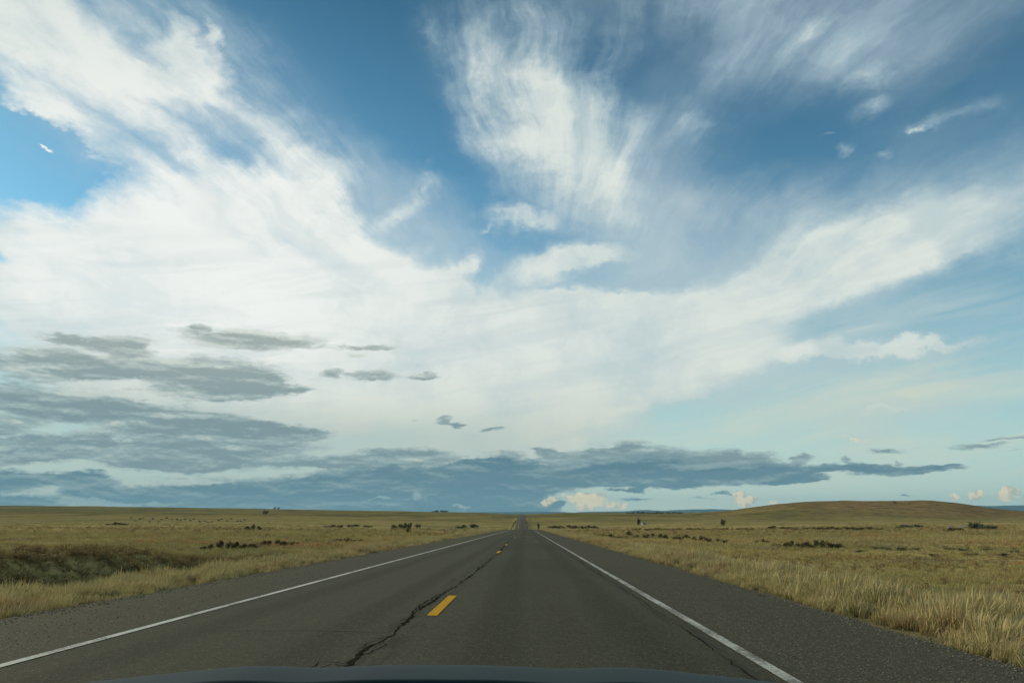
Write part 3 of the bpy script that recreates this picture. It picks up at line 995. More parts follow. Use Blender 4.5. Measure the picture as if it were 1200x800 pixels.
# ---------------------------------------------------------------- grass and brush
def blade_mesh(name, n, rad, hgt, lean, width, mat, seed, spread=0.25, head=False, segs=3, twig=False):
    r = np.random.default_rng(seed)
    v, f, hh = [], [], []
    wind = np.array([0.9, -0.25])
    for i in range(n):
        a = r.uniform(0, 2 * math.pi)
        q = rad * math.sqrt(r.uniform(0, 1))
        bx_, by_ = q * math.cos(a), q * math.sin(a)
        H = hgt * r.uniform(0.55, 1.0) * (1 - 0.35 * (q / rad) ** 2)
        out = np.array([math.cos(a), math.sin(a)]) * spread * r.uniform(0.2, 1.2) + wind * lean * r.uniform(0.4, 1.4) + r.normal(0, 0.08, 2)
        yaw = r.uniform(0, math.pi)
        wx, wy = math.cos(yaw), math.sin(yaw)
        W = width * r.uniform(0.6, 1.3)
        o = len(v)
        for s_ in range(segs + 1):
            t = s_ / segs
            cx = bx_ + out[0] * H * t ** 1.8
            cy = by_ + out[1] * H * t ** 1.8
            cz = H * (t - 0.18 * t * t * (np.abs(out).sum()))
            ww = W * (1 - t) ** 0.6 * 0.5 if s_ < segs else 0
            if head and t > 0.6 and s_ < segs:
                ww = W * 1.1
            if s_ < segs:
                v += [(cx - wx * ww, cy - wy * ww, cz), (cx + wx * ww, cy + wy * ww, cz)]
                hh += [t, t]
            else:
                v.append((cx, cy, cz))
                hh.append(t)
        for s_ in range(segs - 1):
            p = o + 2 * s_
            f.append((p, p + 1, p + 3)); f.append((p, p + 3, p + 2))
        p = o + 2 * (segs - 1)
        f.append((p, p + 1, p + 2))
    me = np_mesh(name, v, f, mat)
    at_ = me.attributes.new('rise', 'FLOAT', 'POINT')
    at_.data.foreach_set('value', np.array(hh, np.float32))
    return bpy.data.objects.new(name, me)


def leafy_mesh(name, n, rx, rz, leaf, mat, seed, clumps=9):
    """many small leaf faces gathered in clumps inside a flattened dome, on a few twigs"""
    r = np.random.default_rng(seed)
    cs = []
    for i in range(clumps):
        a = r.uniform(0, 2 * math.pi)
        q = rx * 0.75 * math.sqrt(r.uniform(0, 1))
        cs.append((q * math.cos(a), q * math.sin(a), rz * r.uniform(0.3, 0.85) * (1 - 0.4 * (q / rx) ** 2), r.uniform(0.22, 0.45)))
    v, f, hh = [], [], []
    for i in range(n):
        c = cs[r.integers(len(cs))]
        d = r.normal(0, 1, 3)
        d /= np.linalg.norm(d)
        q = r.uniform(0.5, 1.0)
        p = np.array([c[0] + d[0] * c[3] * rx * q, c[1] + d[1] * c[3] * rx * q, c[2] + d[2] * c[3] * rz * q])
        p[2] = abs(p[2])
        u = r.normal(0, 1, 3); u /= np.linalg.norm(u)
        w = np.cross(u, r.normal(0, 1, 3)); w /= np.linalg.norm(w)
        s_ = leaf * r.uniform(0.6, 1.4)
        o = len(v)
        v += [p - u * s_, p + w * s_ * .5, p + u * s_, p - w * s_ * .5]
        hh += [p[2] / rz] * 4
        f += [(o, o + 1, o + 2), (o, o + 2, o + 3)]
    for c in cs:
        o = len(v)
        v += [(-.02 * rx, 0, 0), (.02 * rx, 0, 0), (c[0], c[1], c[2])]
        hh += [0, 0, 0]
        f.append((o, o + 1, o + 2))
    me = np_mesh(name, v, f, mat)
    at_ = me.attributes.new('rise', 'FLOAT', 'POINT')
    at_.data.foreach_set('value', np.array(hh, np.float32))
    return me


def grass_material(name, tip, root, use_field=0.35, tr=0.25):
    m = material(name)
    P = geo_pos()
    fc, a, b, c = field_colour(P)
    rise = attr('rise')
    rnd = obj_rand()
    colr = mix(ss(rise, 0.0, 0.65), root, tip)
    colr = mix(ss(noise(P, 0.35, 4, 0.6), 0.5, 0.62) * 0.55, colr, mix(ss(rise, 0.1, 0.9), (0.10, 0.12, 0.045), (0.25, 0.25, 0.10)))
    colr = mix(use_field, colr, mix(0.0, fc, fc))
    colr = mix(ss(rnd, 0.55, 1.0) * 0.45, colr, (0.42, 0.37, 0.22))
    colr = mix(ss(rnd, 0.40, 0.0) * 0.40, colr, (0.20, 0.155, 0.065))
    pz = noise(xyz(sep(P)[0] * 0.55, sep(P)[1] * 0.33, 4.0), 1.0, 4, 0.6)
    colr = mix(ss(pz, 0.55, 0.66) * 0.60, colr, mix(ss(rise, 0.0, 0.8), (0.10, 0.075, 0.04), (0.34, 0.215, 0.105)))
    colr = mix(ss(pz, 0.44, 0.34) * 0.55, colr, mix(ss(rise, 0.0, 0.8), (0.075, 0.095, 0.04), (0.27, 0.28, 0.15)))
    return finish(m, colr, 0.9, 0.04, transl=tr)


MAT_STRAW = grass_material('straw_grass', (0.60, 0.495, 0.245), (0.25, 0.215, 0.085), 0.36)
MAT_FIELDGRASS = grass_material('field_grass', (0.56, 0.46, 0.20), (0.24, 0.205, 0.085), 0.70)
m = material('grey_brush')
P = geo_pos()
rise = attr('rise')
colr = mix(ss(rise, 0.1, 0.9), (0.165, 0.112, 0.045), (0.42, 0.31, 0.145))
colr = mix(obj_rand() * 0.6, colr, (0.20, 0.145, 0.065))
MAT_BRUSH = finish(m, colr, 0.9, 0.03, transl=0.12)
m = material('dark_shrub_leaf')
rise = attr('rise')
rnd = obj_rand()
colr = mix(rnd, (0.062, 0.058, 0.028), (0.120, 0.100, 0.052))
MAT_SHRUB = finish(m, colr, 0.9, 0.03, transl=0.1)
m = material('sage_leaf')
colr = mix(obj_rand(), (0.085, 0.100, 0.072), (0.13, 0.14, 0.105))
MAT_SAGE = finish(m, colr, 0.9, 0.03, transl=0.1)

src = bpy.data.collections.new('scatter_sources')      # not linked to the scene


def src_add(o, cname):
    c = bpy.data.collections.get(cname) or bpy.data.collections.new(cname)
    c.objects.link(o)
    return c


for k in range(3):
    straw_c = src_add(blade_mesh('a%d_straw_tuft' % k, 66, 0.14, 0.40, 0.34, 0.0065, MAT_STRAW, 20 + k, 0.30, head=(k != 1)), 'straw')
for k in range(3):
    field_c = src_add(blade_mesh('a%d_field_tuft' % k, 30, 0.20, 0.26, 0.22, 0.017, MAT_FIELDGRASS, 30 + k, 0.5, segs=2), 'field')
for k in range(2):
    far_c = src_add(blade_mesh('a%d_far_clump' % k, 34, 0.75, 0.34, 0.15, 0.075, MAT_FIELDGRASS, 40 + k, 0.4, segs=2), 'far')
for k in range(3):
    o = bpy.data.objects.new('a%d_brush' % k, leafy_mesh('brush', 150, 0.34, 0.42, 0.035, MAT_BRUSH, 50 + k, 8))
    brush_c = src_add(o, 'brush')
    brush_c = src_add(blade_mesh('b%d_twigs' % k, 34, 0.20, 0.42, 0.10, 0.014, MAT_BRUSH, 60 + k, 0.75, segs=2), 'brush')


def scatter(name, pts, scales, coll, label, tilt=0.12):
    n = len(pts)
    me = bpy.data.meshes.new(name)
    me.vertices.add(n)
    me.vertices.foreach_set('co', np.asarray(pts, np.float32).ravel())
    def addf(nm, typ, arr, key='value'):
        a_ = me.attributes.new(nm, typ, 'POINT')
        a_.data.foreach_set(key, np.asarray(arr, np.float32 if typ != 'INT' else np.int32).ravel())
    rot = np.stack([rng.normal(0, tilt, n), rng.normal(0, tilt, n), rng.uniform(-0.9, 0.9, n)], -1)
    addf('rot', 'FLOAT_VECTOR', rot, 'vector')
    addf('size', 'FLOAT', scales)
    addf('pick', 'INT', rng.integers(0, len(coll.objects), n))
    me.update()
    o = bpy.data.objects.new(name, me)
    col.objects.link(o)
    tagit(o, label, kind='stuff')
    ng = bpy.data.node_groups.new(name, 'GeometryNodeTree')
    ng.interface.new_socket('Geometry', in_out='INPUT', socket_type='NodeSocketGeometry')
    ng.interface.new_socket('Geometry', in_out='OUTPUT', socket_type='NodeSocketGeometry')
    gi, go = ng.nodes.new('NodeGroupInput'), ng.nodes.new('NodeGroupOutput')
    ci = ng.nodes.new('GeometryNodeCollectionInfo')
    ci.inputs['Collection'].default_value = coll
    ci.inputs['Separate Children'].default_value = True
    ip = ng.nodes.new('GeometryNodeInstanceOnPoints')
    ip.inputs['Pick Instance'].default_value = True
    def na_(nm, typ):
        q = ng.nodes.new('GeometryNodeInputNamedAttribute')
        q.data_type = typ
        q.inputs['Name'].default_value = nm
        return q.outputs['Attribute']
    L = ng.links.new
    L(gi.outputs[0], ip.inputs['Points'])
    L(ci.outputs[0], ip.inputs['Instance'])
    L(na_('pick', 'INT'), ip.inputs['Instance Index'])
    e2r = ng.nodes.new('FunctionNodeEulerToRotation')
    L(na_('rot', 'FLOAT_VECTOR'), e2r.inputs[0])
    L(e2r.outputs[0], ip.inputs['Rotation'])
    L(na_('size', 'FLOAT'), ip.inputs['Scale'])
    L(ip.outputs[0], go.inputs[0])
    md = o.modifiers.new('scatter', 'NODES')
    md.node_group = ng
    return o


def wedge(n, y0, y1, xlo, xhi, power=1.0):
    """points whose density falls with distance; kept to the part of the land the road traveller can see"""
    u = rng.uniform(0, 1, n)
    if abs(power - 1) < 1e-6:
        y = y0 * (y1 / y0) ** u
    else:
        p = 1 - power
        y = (y0 ** p + u * (y1 ** p - y0 ** p)) ** (1 / p)
    x = rng.uniform(0, 1, n)
    lo = np.maximum(xlo, -y * 1.15 - 8)
    hi = np.minimum(xhi, y * 1.15 + 8)
    ok = hi > lo
    x = lo + (hi - lo) * x
    return x[ok], y[ok]


def clumpy(x, y, sc, thr, seed):
    return fbm(x / sc, y / sc, 3, seed) + 0.5 > thr + rng.uniform(-0.12, 0.12, len(x))


# tall straw grass on both verges
pts, sc_ = [], []
for (xa, xb, n, y1) in ((-11.4, PL - 0.18, 30000, 330), (PR + 0.42, 9.5, 34000, 330)):
    u = rng.uniform(0, 1, n)
    y = 3.5 * (y1 / 3.5) ** u
    e = rng.uniform(0, 1, n) ** 0.85
    x = (xb - e * (xb - xa)) if xa < 0 and xb < 0 else (xa + e * (xb - xa))
    d_edge = (PL - x) if xb < 0 else (x - PR)
    keep = rng.uniform(0, 1, n) < np.clip(0.10 + d_edge * 0.75 + 1.5 * fbm(x / 1.1, y / 1.7, 3, 31), 0.02, 1)
    x, y, d_edge = x[keep], y[keep], d_edge[keep]
    s = (0.50 + 0.40 * sst(d_edge, 0.2, 1.6)) * rng.uniform(0.6, 1.25, len(x)) * (1 + 0.95 * fbm(x / 1.6, y / 3.0, 3, 41)) * (1 + 0.3 * rng.normal(0, 1, len(x)).clip(-1.5, 1.5))
    s = s * np.clip(1 + (y - 60) / 300, 1, 1.7)
    pts.append(np.stack([x, y, ground_z(x, y) - 0.01], -1)); sc_.append(s)
scatter('verge_grass', np.concatenate(pts), np.concatenate(sc_), straw_c, 'tall wind-bent straw grass along both road verges')

# field grass further out
pts, sc_ = [], []
for (xa, xb, n) in ((-190, -11.0, 52000), (7.5, 210, 64000)):
    x, y = wedge(n, 5.0, 210.0, xa, xb, 1.05)
    # nearer the road gets more, as it is seen larger
    a_ = np.abs(x - CX)
    wob_ = 1.5 * fbm(y / 11, 0 * y, 2, 21)
    s_b = PL - x
    onbank = (s_b + wob_ > 4.4) & (s_b + wob_ < 9.8) & (y < 60)
    keep = (rng.uniform(0, 1, len(x)) < np.clip(0.75 + 0.9 * fbm(x / 4, y / 6, 3, 51), 0.1, 1)) & ~(onbank & (rng.uniform(0, 1, len(x)) < 0.55))
    x, y = x[keep], y[keep]
    s = rng.uniform(0.6, 1.4, len(x)) * (1 + 0.5 * fbm(x / 6, y / 9, 2, 61)) * np.clip(y / 45, 0.8, 2.2)
    pts.append(np.stack([x, y, ground_z(x, y) - 0.02], -1)); sc_.append(s)
scatter('field_grass', np.concatenate(pts), np.concatenate(sc_), field_c, 'short dry grass tufts over the open fields')

pts, sc_ = [], []
for (xa, xb, n) in ((-800, -12.0, 19000), (9, 800, 22000)):
    x, y = wedge(n, 90.0, 720.0, xa, xb, 1.0)
    keep = clumpy(x, y, 22, 0.46, 71)
    x, y = x[keep], y[keep]
    s = rng.uniform(0.5, 1.3, len(x)) * np.clip(y / 200, 0.7, 2.0)
    pts.append(np.stack([x, y, ground_z(x, y) - 0.03], -1)); sc_.append(s)
scatter('far_grass', np.concatenate(pts), np.concatenate(sc_), far_c, 'coarse bunch grass speckling the middle distance')

# grey-brown brush: the cut bank, the ditch and drifts in the fields
pts, sc_ = [], []
n = 3600
y = rng.uniform(6, 50, n)
wob_ = 1.5 * fbm(y / 11, 0 * y, 2, 21)
sB = rng.uniform(4.0, 10.6, n)
x = PL - (sB - wob_)
pts.append(np.stack([x, y, ground_z(x, y) - 0.03], -1)); sc_.append(rng.uniform(0.35, 1.0, n))
for (xa, xb, n, thr) in ((-200, -16, 9000, 0.56), (7.2, 240, 16000, 0.53)):
    x, y = wedge(n, 7.0, 520.0, xa, xb, 1.0)
    keep = clumpy(x, y * 0.5, 7, thr, 81) | clumpy(x * 0.25, y, 24, 0.70, 85)
    x, y = x[keep], y[keep]
    pts.append(np.stack([x, y, ground_z(x, y) - 0.03], -1)); sc_.append(rng.uniform(0.35, 1.0, len(x)) * np.clip(y / 80, 0.8, 2.4))
scatter('low_brush', np.concatenate(pts), np.concatenate(sc_), brush_c, 'grey-brown low brush on the cut bank and in drifts across the fields', 0.2)

# loose stones at the pavement edges
m = material('stone_chip')
MAT_CHIP = finish(m, mix(obj_rand(), (0.10, 0.092, 0.072), (0.26, 0.235, 0.17)), 1.0, 0.0)
for k in range(3):
    bm = bmesh.new()
    bmesh.ops.create_icosphere(bm, subdivisions=1, radius=0.016)
    rr = random.Random(k)
    for vv in bm.verts:
        vv.co *= rr.uniform(0.7, 1.25)
        vv.co.z *= 0.6
    me = bpy.data.meshes.new('chip')
    bm.to_mesh(me); bm.free()
    me.materials.append(MAT_CHIP)
    chip_c = src_add(bpy.data.objects.new('a%d_chip' % k, me), 'chips')
n = 9000
y = 3.5 * (60 / 3.5) ** rng.uniform(0, 1, n)
side = rng.uniform(0, 1, n) < 0.6
off_ = np.abs(rng.normal(0, 0.28, n))
x = np.where(side, PR + 0.15 + rng.normal(0, 0.20, n), PL + 0.1 + rng.normal(0, 0.25, n))
on = (x > PL) & (x < PR)
z = np.where(on, road_z(y) - 0.016 * np.abs(x - CX) + 0.024, ground_z(x, y) + 0.03)
P_a = np.stack([x, y, z], -1)
n = 2600
y = 4 * (45 / 4) ** rng.uniform(0, 1, n)
x = np.where(rng.uniform(0, 1, n) < 0.5, rng.uniform(RX + 0.3, PR, n), rng.uniform(PL, LX - 0.5, n))
P_b = np.stack([x, y, road_z(y) - 0.016 * np.abs(x - CX) + 0.024], -1)
scatter('loose_gravel', np.concatenate([P_a, P_b]), np.concatenate([rng.uniform(0.3, 1.0, len(P_a)), rng.uniform(0.2, 0.7, len(P_b))]), chip_c, 'loose stone chips scattered on the shoulders and gravel edges', 0.5)

# ---------------------------------------------------------------- shrubs, one by one
SHR = [leafy_mesh('shrub', 520, 1.0, 1.0, 0.085, MAT_SHRUB, 90 + k, 7 + k) for k in range(4)]
SAG = [leafy_mesh('sage_shrub', 520, 1.0, 1.0, 0.085, MAT_SAGE, 120 + k, 8 + k) for k in range(3)]
CTREE = [leafy_mesh('crown', 900, 1.0, 1.0, 0.07, MAT_SHRUB, 150 + k, 14) for k in range(3)]
GTREE = [leafy_mesh('crown', 900, 1.0, 1.0, 0.07, MAT_SAGE, 160 + k, 14) for k in range(2)]
m = material('bark')
MAT_BARK = finish(m, mix(noise(geo_pos(), 6, 4, 0.6), (0.05, 0.04, 0.03), (0.11, 0.09, 0.07)), 0.9, 0.1)


def shrub(px, py, wpx, hpx, label, group=None, bank=SHR, name='shrub', cat='shrub'):
    x, y, z = hit(px, py)
    k = y / FPX
    o = bpy.data.objects.new(name, random.choice(bank))
    col.objects.link(o)
    o.location = (x, y, z - 0.04 * hpx * k)
    o.scale = (wpx * k * 0.5, min(wpx * k * 0.5, 2.2 + wpx * k * 0.2), hpx * k)
    o.rotation_euler = (0, 0, random.uniform(-0.4, 0.4))
    tagit(o, label, cat, group)
    return o


ORD = ['leftmost one', 'second from the left', 'third from the left', 'fourth from the left', 'fifth from the left', 'sixth from the left', 'seventh from the left', 'eighth from the left', 'ninth from the left']


def clump_row(x0, x1, ya, yb, n, hpx, label, group, bank=SHR, jy=0.6, wf=1.5, name='shrub', taper=True):
    for i in range(n):
        t = (i + 0.5) / n
        px = x0 + (x1 - x0) * t + random.uniform(-.25, .25) * (x1 - x0) / n
        e = (1 - (2 * t - 1) ** 2) * 0.5 + 0.6 if taper else 1
        shrub(px, ya + (yb - ya) * t + random.uniform(-jy, jy), (x1 - x0) / n * wf * random.uniform(.8, 1.3), hpx * e * random.uniform(.7, 1.15),
              label + (', ' + (ORD[i] if i < n - 1 else 'rightmost one') if n <= 10 or i in (0, n - 1) else ''), group, bank, name)


clump_row(236, 300, 645, 643, 7, 8.5, 'dark low shrub in the nearer clump behind the left verge', 'shrubs in the nearer clump left of the road')
clump_row(296, 346, 640, 638.5, 6, 6.0, 'dark shrub in the thin tail of the left clump', 'shrubs in the tail of the left clump')
clump_row(386, 426, 636, 635, 5, 4.6, 'dark shrub in the short flat row left of mid road', 'shrubs in the short left row')
clump_row(460, 492, 620, 619, 5, 7.5, 'tall dark shrub in the thicket far left of the road', 'shrubs in the far left thicket')
shrub(478, 624, 8, 6, 'single dark shrub just in front of the far left thicket')
clump_row(380, 440, 617.5, 617, 7, 2.6, 'tiny dark shrub in a broken line before the far left plain', 'far left broken shrub line')
clump_row(534, 562, 619.5, 617.5, 4, 4.2, 'dark shrub in the flat strip near the crest on the left', 'shrubs left of the crest')
clump_row(288, 305, 621, 621, 3, 5.0, 'small dark shrub in the trio far out on the left plain', 'trio of shrubs on the left plain')
clump_row(124, 150, 615, 615, 4, 2.8, 'small dark shrub in the isolated patch on the far left plain', 'isolated patch far left')
clump_row(150, 290, 609.0, 611.0, 26, 1.8, 'tiny scattered shrub on the far left rise', 'scattered shrubs on the left rise', SAG, jy=2.6, wf=.7, taper=False)
clump_row(885, 902, 636.5, 637, 3, 4.5, 'small dark shrub at the left tip of the long right clump', 'shrubs at the tip of the right clump')
clump_row(906, 990, 642, 642.5, 9, 8.5, 'dark dense shrub in the long clump right of the road', 'shrubs in the long right clump')
clump_row(672, 735, 627, 632, 8, 5.0, 'dark brown shrub in the slanting line by the right verge', 'shrubs in the slanting right line', jy=1.2)
clump_row(735, 852, 629, 636, 14, 5.5, 'dark shrub in the broken line across the right field', 'shrubs in the broken right line', jy=1.3, wf=1.2, taper=False)
clump_row(640, 700, 618.5, 619.5, 8, 3.4, 'small dark shrub in the low line right of the crest', 'low line right of the crest', jy=.5)
clump_row(745, 880, 621, 621.5, 12, 2.4, 'tiny dark shrub in the far hedge line of the right field', 'far hedge line on the right', jy=.3, taper=False)
clump_row(900, 1035, 620, 621, 14, 3.0, 'tiny shrub in the line below the hill', 'shrub line below the hill', jy=.8, taper=False)
clump_row(1105, 1130, 622.5, 622.5, 4, 4.2, 'brown shrub in the mound before the pale sheds', 'shrubs before the pale sheds')
clump_row(1000, 1200, 646, 650, 12, 4.5, 'sparse grey shrub in the near right field', 'sparse shrubs in the near right field', SAG, jy=4.0, wf=.9, taper=False)
clump_row(1050, 1082, 618.5, 618.5, 5, 5.0, 'grey-green bush in the low grove under the hill', 'low grove under the hill', SAG)
clump_row(598.5, 605, 621.5, 611, 10, 3.2, 'dark brush tuft at the left road edge beyond the crest', 'brush at the left edge of the crest', jy=.2)
clump_row(617.5, 621.5, 611, 621, 9, 2.6, 'green-brown brush tuft at the right road edge beyond the crest', 'brush at the right edge of the crest', jy=.2)
clump_row(505, 530, 599.8, 599.8, 5, 2.0, 'tiny dark bush in the thin grove on the left horizon', 'thin grove on the left horizon', jy=.1)
clump_row(732, 800, 601.3, 601.3, 11, 1.8, 'tiny dark bush in the thin grove on the right horizon', 'thin grove on the right horizon', jy=.1)


def tree(px, py, wpx, hpx, label, group=None, bank=CTREE, trunk=0.3, name='tree'):
    x, y, z = hit(px, py)
    k = y / FPX
    H, W = hpx * k, wpx * k
    e = empty(name, (x, y, z - 0.05 * H))
    tagit(e, label, 'tree', group)
    v, f = [], []
    rings = [(0, 0.05), (0.25, 0.038), (0.6, 0.028), (0.9, 0.01)]
    for t, rr in rings:
        for q in range(6):
            a = q * math.pi / 3
            v.append((math.cos(a) * rr * H + 0.03 * H * t, math.sin(a) * rr * H, t * H))
    for j in range(3):
        for q in range(6):
            f.append((j * 6 + q, j * 6 + (q + 1) % 6, j * 6 + 6 + (q + 1) % 6, j * 6 + 6 + q))
    for q in range(5):                      # limbs
        a = q * 1.3
        o = len(v)
        z0 = H * (0.25 + 0.09 * q)
        v += [(0, 0, z0), (0.02 * H, 0.02 * H, z0), (0, 0, z0 + 0.05 * H), (math.cos(a) * W * .33, math.sin(a) * W * .33, z0 + 0.22 * H)]
        f += [(o, o + 1, o + 3), (o + 1, o + 2, o + 3), (o + 2, o, o + 3)]
    mesh_obj('trunk', v, f, MAT_BARK, e)
    c = bpy.data.objects.new('crown', random.choice(bank))
    col.objects.link(c)
    c.parent = e
    c.location = (0, 0, trunk * H)
    c.scale = (W * .55, W * .55, H * (1 - trunk))
    return e


tree(311, 603.0, 6.5, 5.5, 'lone dark round tree standing on the far left plain', trunk=.12)
tree(749, 615.0, 4.5, 8.5, 'narrow dark tree beside the small pale house on the right', trunk=.1)
tree(848, 615.2, 7.0, 7.5, 'dark pointed tree with a broad base right of the pale house', trunk=.05)
tree(631, 620.0, 3.0, 8.0, 'thin brown tree at the roadside just past the crest', trunk=.2)
for i, (px, w, h_) in enumerate(((1139, 7, 9), (1145, 8, 10), (1152, 8, 7), (1159, 8, 6.5), (1166, 7, 5.5))):
    tree(px, 620.3, w, h_, 'grey-green tree in the farm windbreak right of the sheds, ' + ORD[i], 'farm windbreak trees', GTREE, .08)
tree(1049, 590.2, 3.0, 2.6, 'tiny tree on the very top of the hill', trunk=.2)
tree(1066, 590.4, 2.4, 1.2, 'tiny bush-like tree right of the one on the hilltop', trunk=.1)
for px in (322, 326.5):
    tree(px, 597.0, 3.4, 3.4, ('left' if px < 324 else 'right') + ' pale tree of the pair on the left skyline', 'pair of trees on the left skyline', GTREE, .25)

# ---------------------------------------------------------------- small farm buildings far right
m = material('pale_siding')
MAT_WALL = finish(m, mix(noise(geo_pos(), 2, 3, 0.5), (0.50, 0.47, 0.40), (0.62, 0.59, 0.52)), 0.8, 0.2)
m = material('metal_roof')
MAT_ROOF = finish(m, mix(noise(geo_pos(), 1, 3, 0.5), (0.30, 0.28, 0.25), (0.40, 0.37, 0.33)), 0.6, 0.3)
m = material('dark_opening')
MAT_OPEN = finish(m, (0.02, 0.02, 0.02), 0.8, 0.2)


def house(px, py, wpx, hpx, rz, name, label, cat='house'):
    x, y, z = hit(px, py)
    k = y / FPX
    W, H = wpx * k, hpx * k
    Dp = W * 0.6
    e = empty(name, (x, y, z - 0.1), rz)
    tagit(e, label, cat)
    w, d, h_ = W / 2, Dp / 2, H * 0.6
    v = [(-w, -d, 0), (w, -d, 0), (w, d, 0), (-w, d, 0), (-w, -d, h_), (w, -d, h_), (w, d, h_), (-w, d, h_), (-w, 0, H - .05), (w, 0, H - .05)]
    mesh_obj('wall', v, [(0, 1, 5, 4), (2, 3, 7, 6), (1, 2, 6, 9, 5), (3, 0, 4, 8, 7)], MAT_WALL, e)
    ov = 0.3
    v = [(-w - ov, -d - ov, h_ - .1), (w + ov, -d - ov, h_ - .1), (w + ov, 0, H), (-w - ov, 0, H), (-w - ov, d + ov, h_ - .1), (w + ov, d + ov, h_ - .1)]
    v += [(a, b, c + .15) for a, b, c in v]
    mesh_obj('roof', v, [(0, 1, 2, 3), (3, 2, 5, 4), (6, 9, 8, 7), (9, 10, 11, 8), (0, 6, 7, 1), (4, 5, 11, 10), (0, 3, 9, 6), (3, 4, 10, 9), (1, 7, 8, 2), (2, 8, 11, 5)], MAT_ROOF, e)
    def slab(nm, x0, x1, z0, z1):
        y_ = -d - .03
        v = [(x0, y_, z0), (x1, y_, z0), (x1, y_, z1), (x0, y_, z1), (x0, y_ + .02, z0), (x1, y_ + .02, z0), (x1, y_ + .02, z1), (x0, y_ + .02, z1)]
        mesh_obj(nm, v, [(0, 1, 2, 3), (0, 4, 5, 1), (3, 2, 6, 7), (0, 3, 7, 4), (1, 5, 6, 2)], MAT_OPEN, e)
    slab('door', -w * .15, w * .15, 0.1, h_ * .75)
    slab('window', w * .4, w * .7, h_ * .35, h_ * .75)
    slab('window', -w * .7, -w * .4, h_ * .35, h_ * .75)


house(754.5, 614.6, 4.2, 3.6, 0.2, 'house', 'small pale house beside the narrow dark tree')
house(1112.5, 618.6, 3.6, 2.2, 0.1, 'farm_shed', 'left pale farm shed behind the brown mound', 'shed')
house(1127, 618.8, 5.0, 2.4, -0.15, 'farm_shed', 'wider pale farm shed next to the windbreak trees', 'shed')

# ---------------------------------------------------------------- the car whose hood shows at the bottom
m = material('car_paint')
P = geo_pos()
MAT_CAR = finish(m, mix(noise(P, 3.0, 3, 0.5), (0.012, 0.025, 0.026), (0.016, 0.032, 0.033)), 0.50, 0.08, coat=0.0)
m = material('black_plastic')
MAT_BLACK = finish(m, (0.012, 0.012, 0.012), 0.6, 0.3)
m = material('lamp_glass')
MAT_LAMP = finish(m, (0.5, 0.5, 0.5), 0.1, 0.5)
car = empty('car', (-0.155, 1.2, 0.0))
tagit(car, 'dark blue-grey car hood spanning the bottom edge of the picture', 'car')


def hood_z(x, y):
    """x, y in the car's frame; y 0 at the windscreen"""
    a = abs(x)
    z = CAMZ - 0.259
    z -= 0.030 * (a / 0.62) ** 2.6
    z += 0.0035 * math.exp(-((a - 0.34) / 0.10) ** 2)          # the raised creases
    z -= 0.004 * math.exp(-((a - 0.22) / 0.08) ** 2)
    z -= 0.55 * max(0.0, y - 0.19) ** 1.35 + 0.02 * max(0, 0.12 - y)
    return z


def sheet_mesh(name, xs, ys, zf, mat, parent, xf=None):
    v, f = [], []
    n = len(xs)
    for yv in ys:
        for xv in xs:
            v.append((xv if xf is None else xf(xv, yv), yv, zf(xv, yv)))
    for j in range(len(ys) - 1):
        for i in range(n - 1):
            a = j * n + i
            f.append((a, a + 1, a + 1 + n, a + n))
    o = mesh_obj(name, v, f, mat, parent, smooth=True)
    s_ = o.modifiers.new('thick', 'SOLIDIFY')
    s_.thickness = 0.012
    s_.offset = -1
    return o


ys = list(np.linspace(0.062, 0.95, 40))
sheet_mesh('hood', list(np.linspace(-0.66, 0.66, 61)), ys, hood_z, MAT_CAR, car, lambda x_, y_: x_ * (1 - 0.10 * max(0, y_ - .2)))
for sg in (-1, 1):
    fx = [sg * q for q in np.linspace(0.668, 0.90, 14)]
    fz = lambda x_, y_: hood_z(sg * 0.66, y_) - 0.004 - 0.9 * max(0, abs(x_) - 0.70) ** 1.3 - (0.25 * max(0, abs(x_) - .86))
    sheet_mesh('fender', fx if sg > 0 else fx[::-1], ys, fz, MAT_CAR, car, lambda x_, y_: x_ * (1 - 0.10 * max(0, y_ - .2)))
sheet_mesh('cowl', list(np.linspace(-0.70, 0.70, 21)), list(np.linspace(-0.12, 0.075, 6)), lambda x_, y_: hood_z(x_, 0.1) - 0.030 - 0.02 * abs(y_), MAT_BLACK, car)
# nose: bumper with grille and headlights
bv, bf = [], []
bxs = np.linspace(-0.80, 0.80, 33)
prof = [(0.95, hood_z(0, .95) - .01), (1.03, 0.62), (1.07, 0.50), (1.08, 0.40), (1.03, 0.28), (0.90, 0.22)]
for (yy_, zz_) in prof:
    for xv in bxs:
        bv.append((xv, yy_ - 0.22 * (abs(xv) / 0.8) ** 3, zz_ - 0.05 * (abs(xv) / .8) ** 2 * (zz_ > .6)))
for j in range(len(prof) - 1):
    for i in range(32):
        a = j * 33 + i
        bf.append((a, a + 33, a + 34, a + 1))
mesh_obj('bumper', bv, bf, MAT_CAR, car, smooth=True)


def box_mesh(name, c, s_, mat, parent, bevel=0.01, rot=0):
    bm = bmesh.new()
    bmesh.ops.create_cube(bm, size=1.0)
    for vv in bm.verts:
        vv.co = Vector((vv.co.x * s_[0], vv.co.y * s_[1], vv.co.z * s_[2]))
    bmesh.ops.bevel(bm, geom=bm.edges[:], offset=bevel, segments=2, affect='EDGES')
    me = bpy.data.meshes.new(name)
    bm.to_mesh(me); bm.free()
    me.materials.append(mat)
    o = bpy.data.objects.new(name, me)
    col.objects.link(o)
    o.parent = parent
    o.location = c
    o.rotation_euler = (0, 0, rot)
    return o


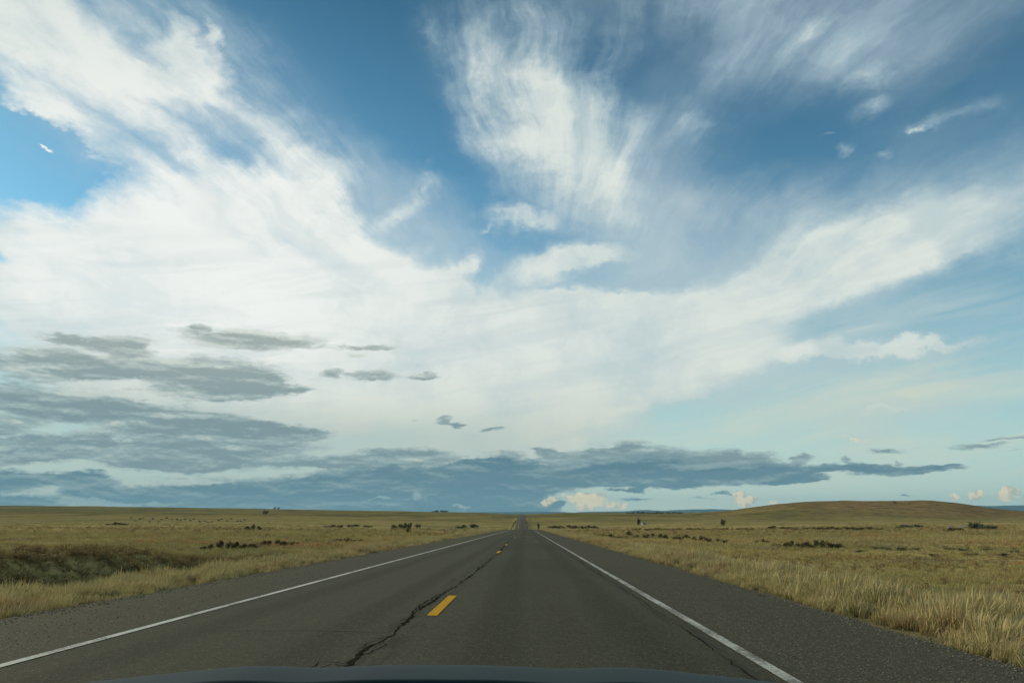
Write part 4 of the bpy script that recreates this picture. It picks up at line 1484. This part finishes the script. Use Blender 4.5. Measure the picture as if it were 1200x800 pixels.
box_mesh('grille', (0, 1.075, 0.56), (0.8, 0.04, 0.16), MAT_BLACK, car)
for sg in (-1, 1):
    box_mesh('headlight', (sg * 0.62, 0.98, 0.60), (0.26, 0.08, 0.11), MAT_LAMP, car, 0.02, -sg * 0.35)
    # front wheels
    w = empty('wheel', (sg * 0.78, 0.30, 0.33))
    w.parent = car
    for nm, r0, wd, mt in (('tyre', 0.33, 0.2, MAT_BLACK), ('rim', 0.21, 0.21, MAT_LAMP)):
        bm = bmesh.new()
        bmesh.ops.create_cone(bm, cap_ends=True, segments=28, radius1=r0, radius2=r0, depth=wd)
        bmesh.ops.rotate(bm, verts=bm.verts, matrix=Matrix.Rotation(math.pi / 2, 3, 'Y'))
        me = bpy.data.meshes.new(nm)
        bm.to_mesh(me); bm.free()
        me.materials.append(mt)
        o = bpy.data.objects.new(nm, me)
        col.objects.link(o)
        o.parent = w
# parked wiper lying in the cowl
wv, wf = [], []
for i in range(24):
    t = i / 23
    xx = -0.52 + 0.62 * t
    yy_ = -0.01 + 0.015 * math.sin(t * 3)
    zz_ = hood_z(xx, 0.1) - 0.016
    wv += [(xx, yy_ - .008, zz_), (xx, yy_ + .008, zz_), (xx, yy_ + .004, zz_ + .012), (xx, yy_ - .004, zz_ + .012)]
for i in range(23):
    for q in range(4):
        wf.append((4 * i + q, 4 * i + (q + 1) % 4, 4 * i + 4 + (q + 1) % 4, 4 * i + 4 + q))
mesh_obj('wiper', wv, wf, MAT_BLACK, car)

# ---------------------------------------------------------------- haze
HAZE = True
if HAZE:
    hb = [(-30000, -6000, -420), (30000, -6000, -420), (30000, 31000, -420), (-30000, 31000, -420)]
    hv = hb + [(a, b, 700) for a, b, c in hb]
    m = material('air_haze')
    pv = N('ShaderNodeVolumePrincipled')
    pv.inputs['Color'].default_value = (0.40, 0.78, 1.0, 1)
    pv.inputs['Density'].default_value = 2.3e-5
    pv.inputs['Anisotropy'].default_value = 0.0
    out = N('ShaderNodeOutputMaterial')
    V.T.links.new(pv.outputs[0], out.inputs['Volume'])
    mesh_obj('haze', hv, [(3, 2, 1, 0), (4, 5, 6, 7), (0, 1, 5, 4), (1, 2, 6, 5), (2, 3, 7, 6), (3, 0, 4, 7)], m, kind='stuff')
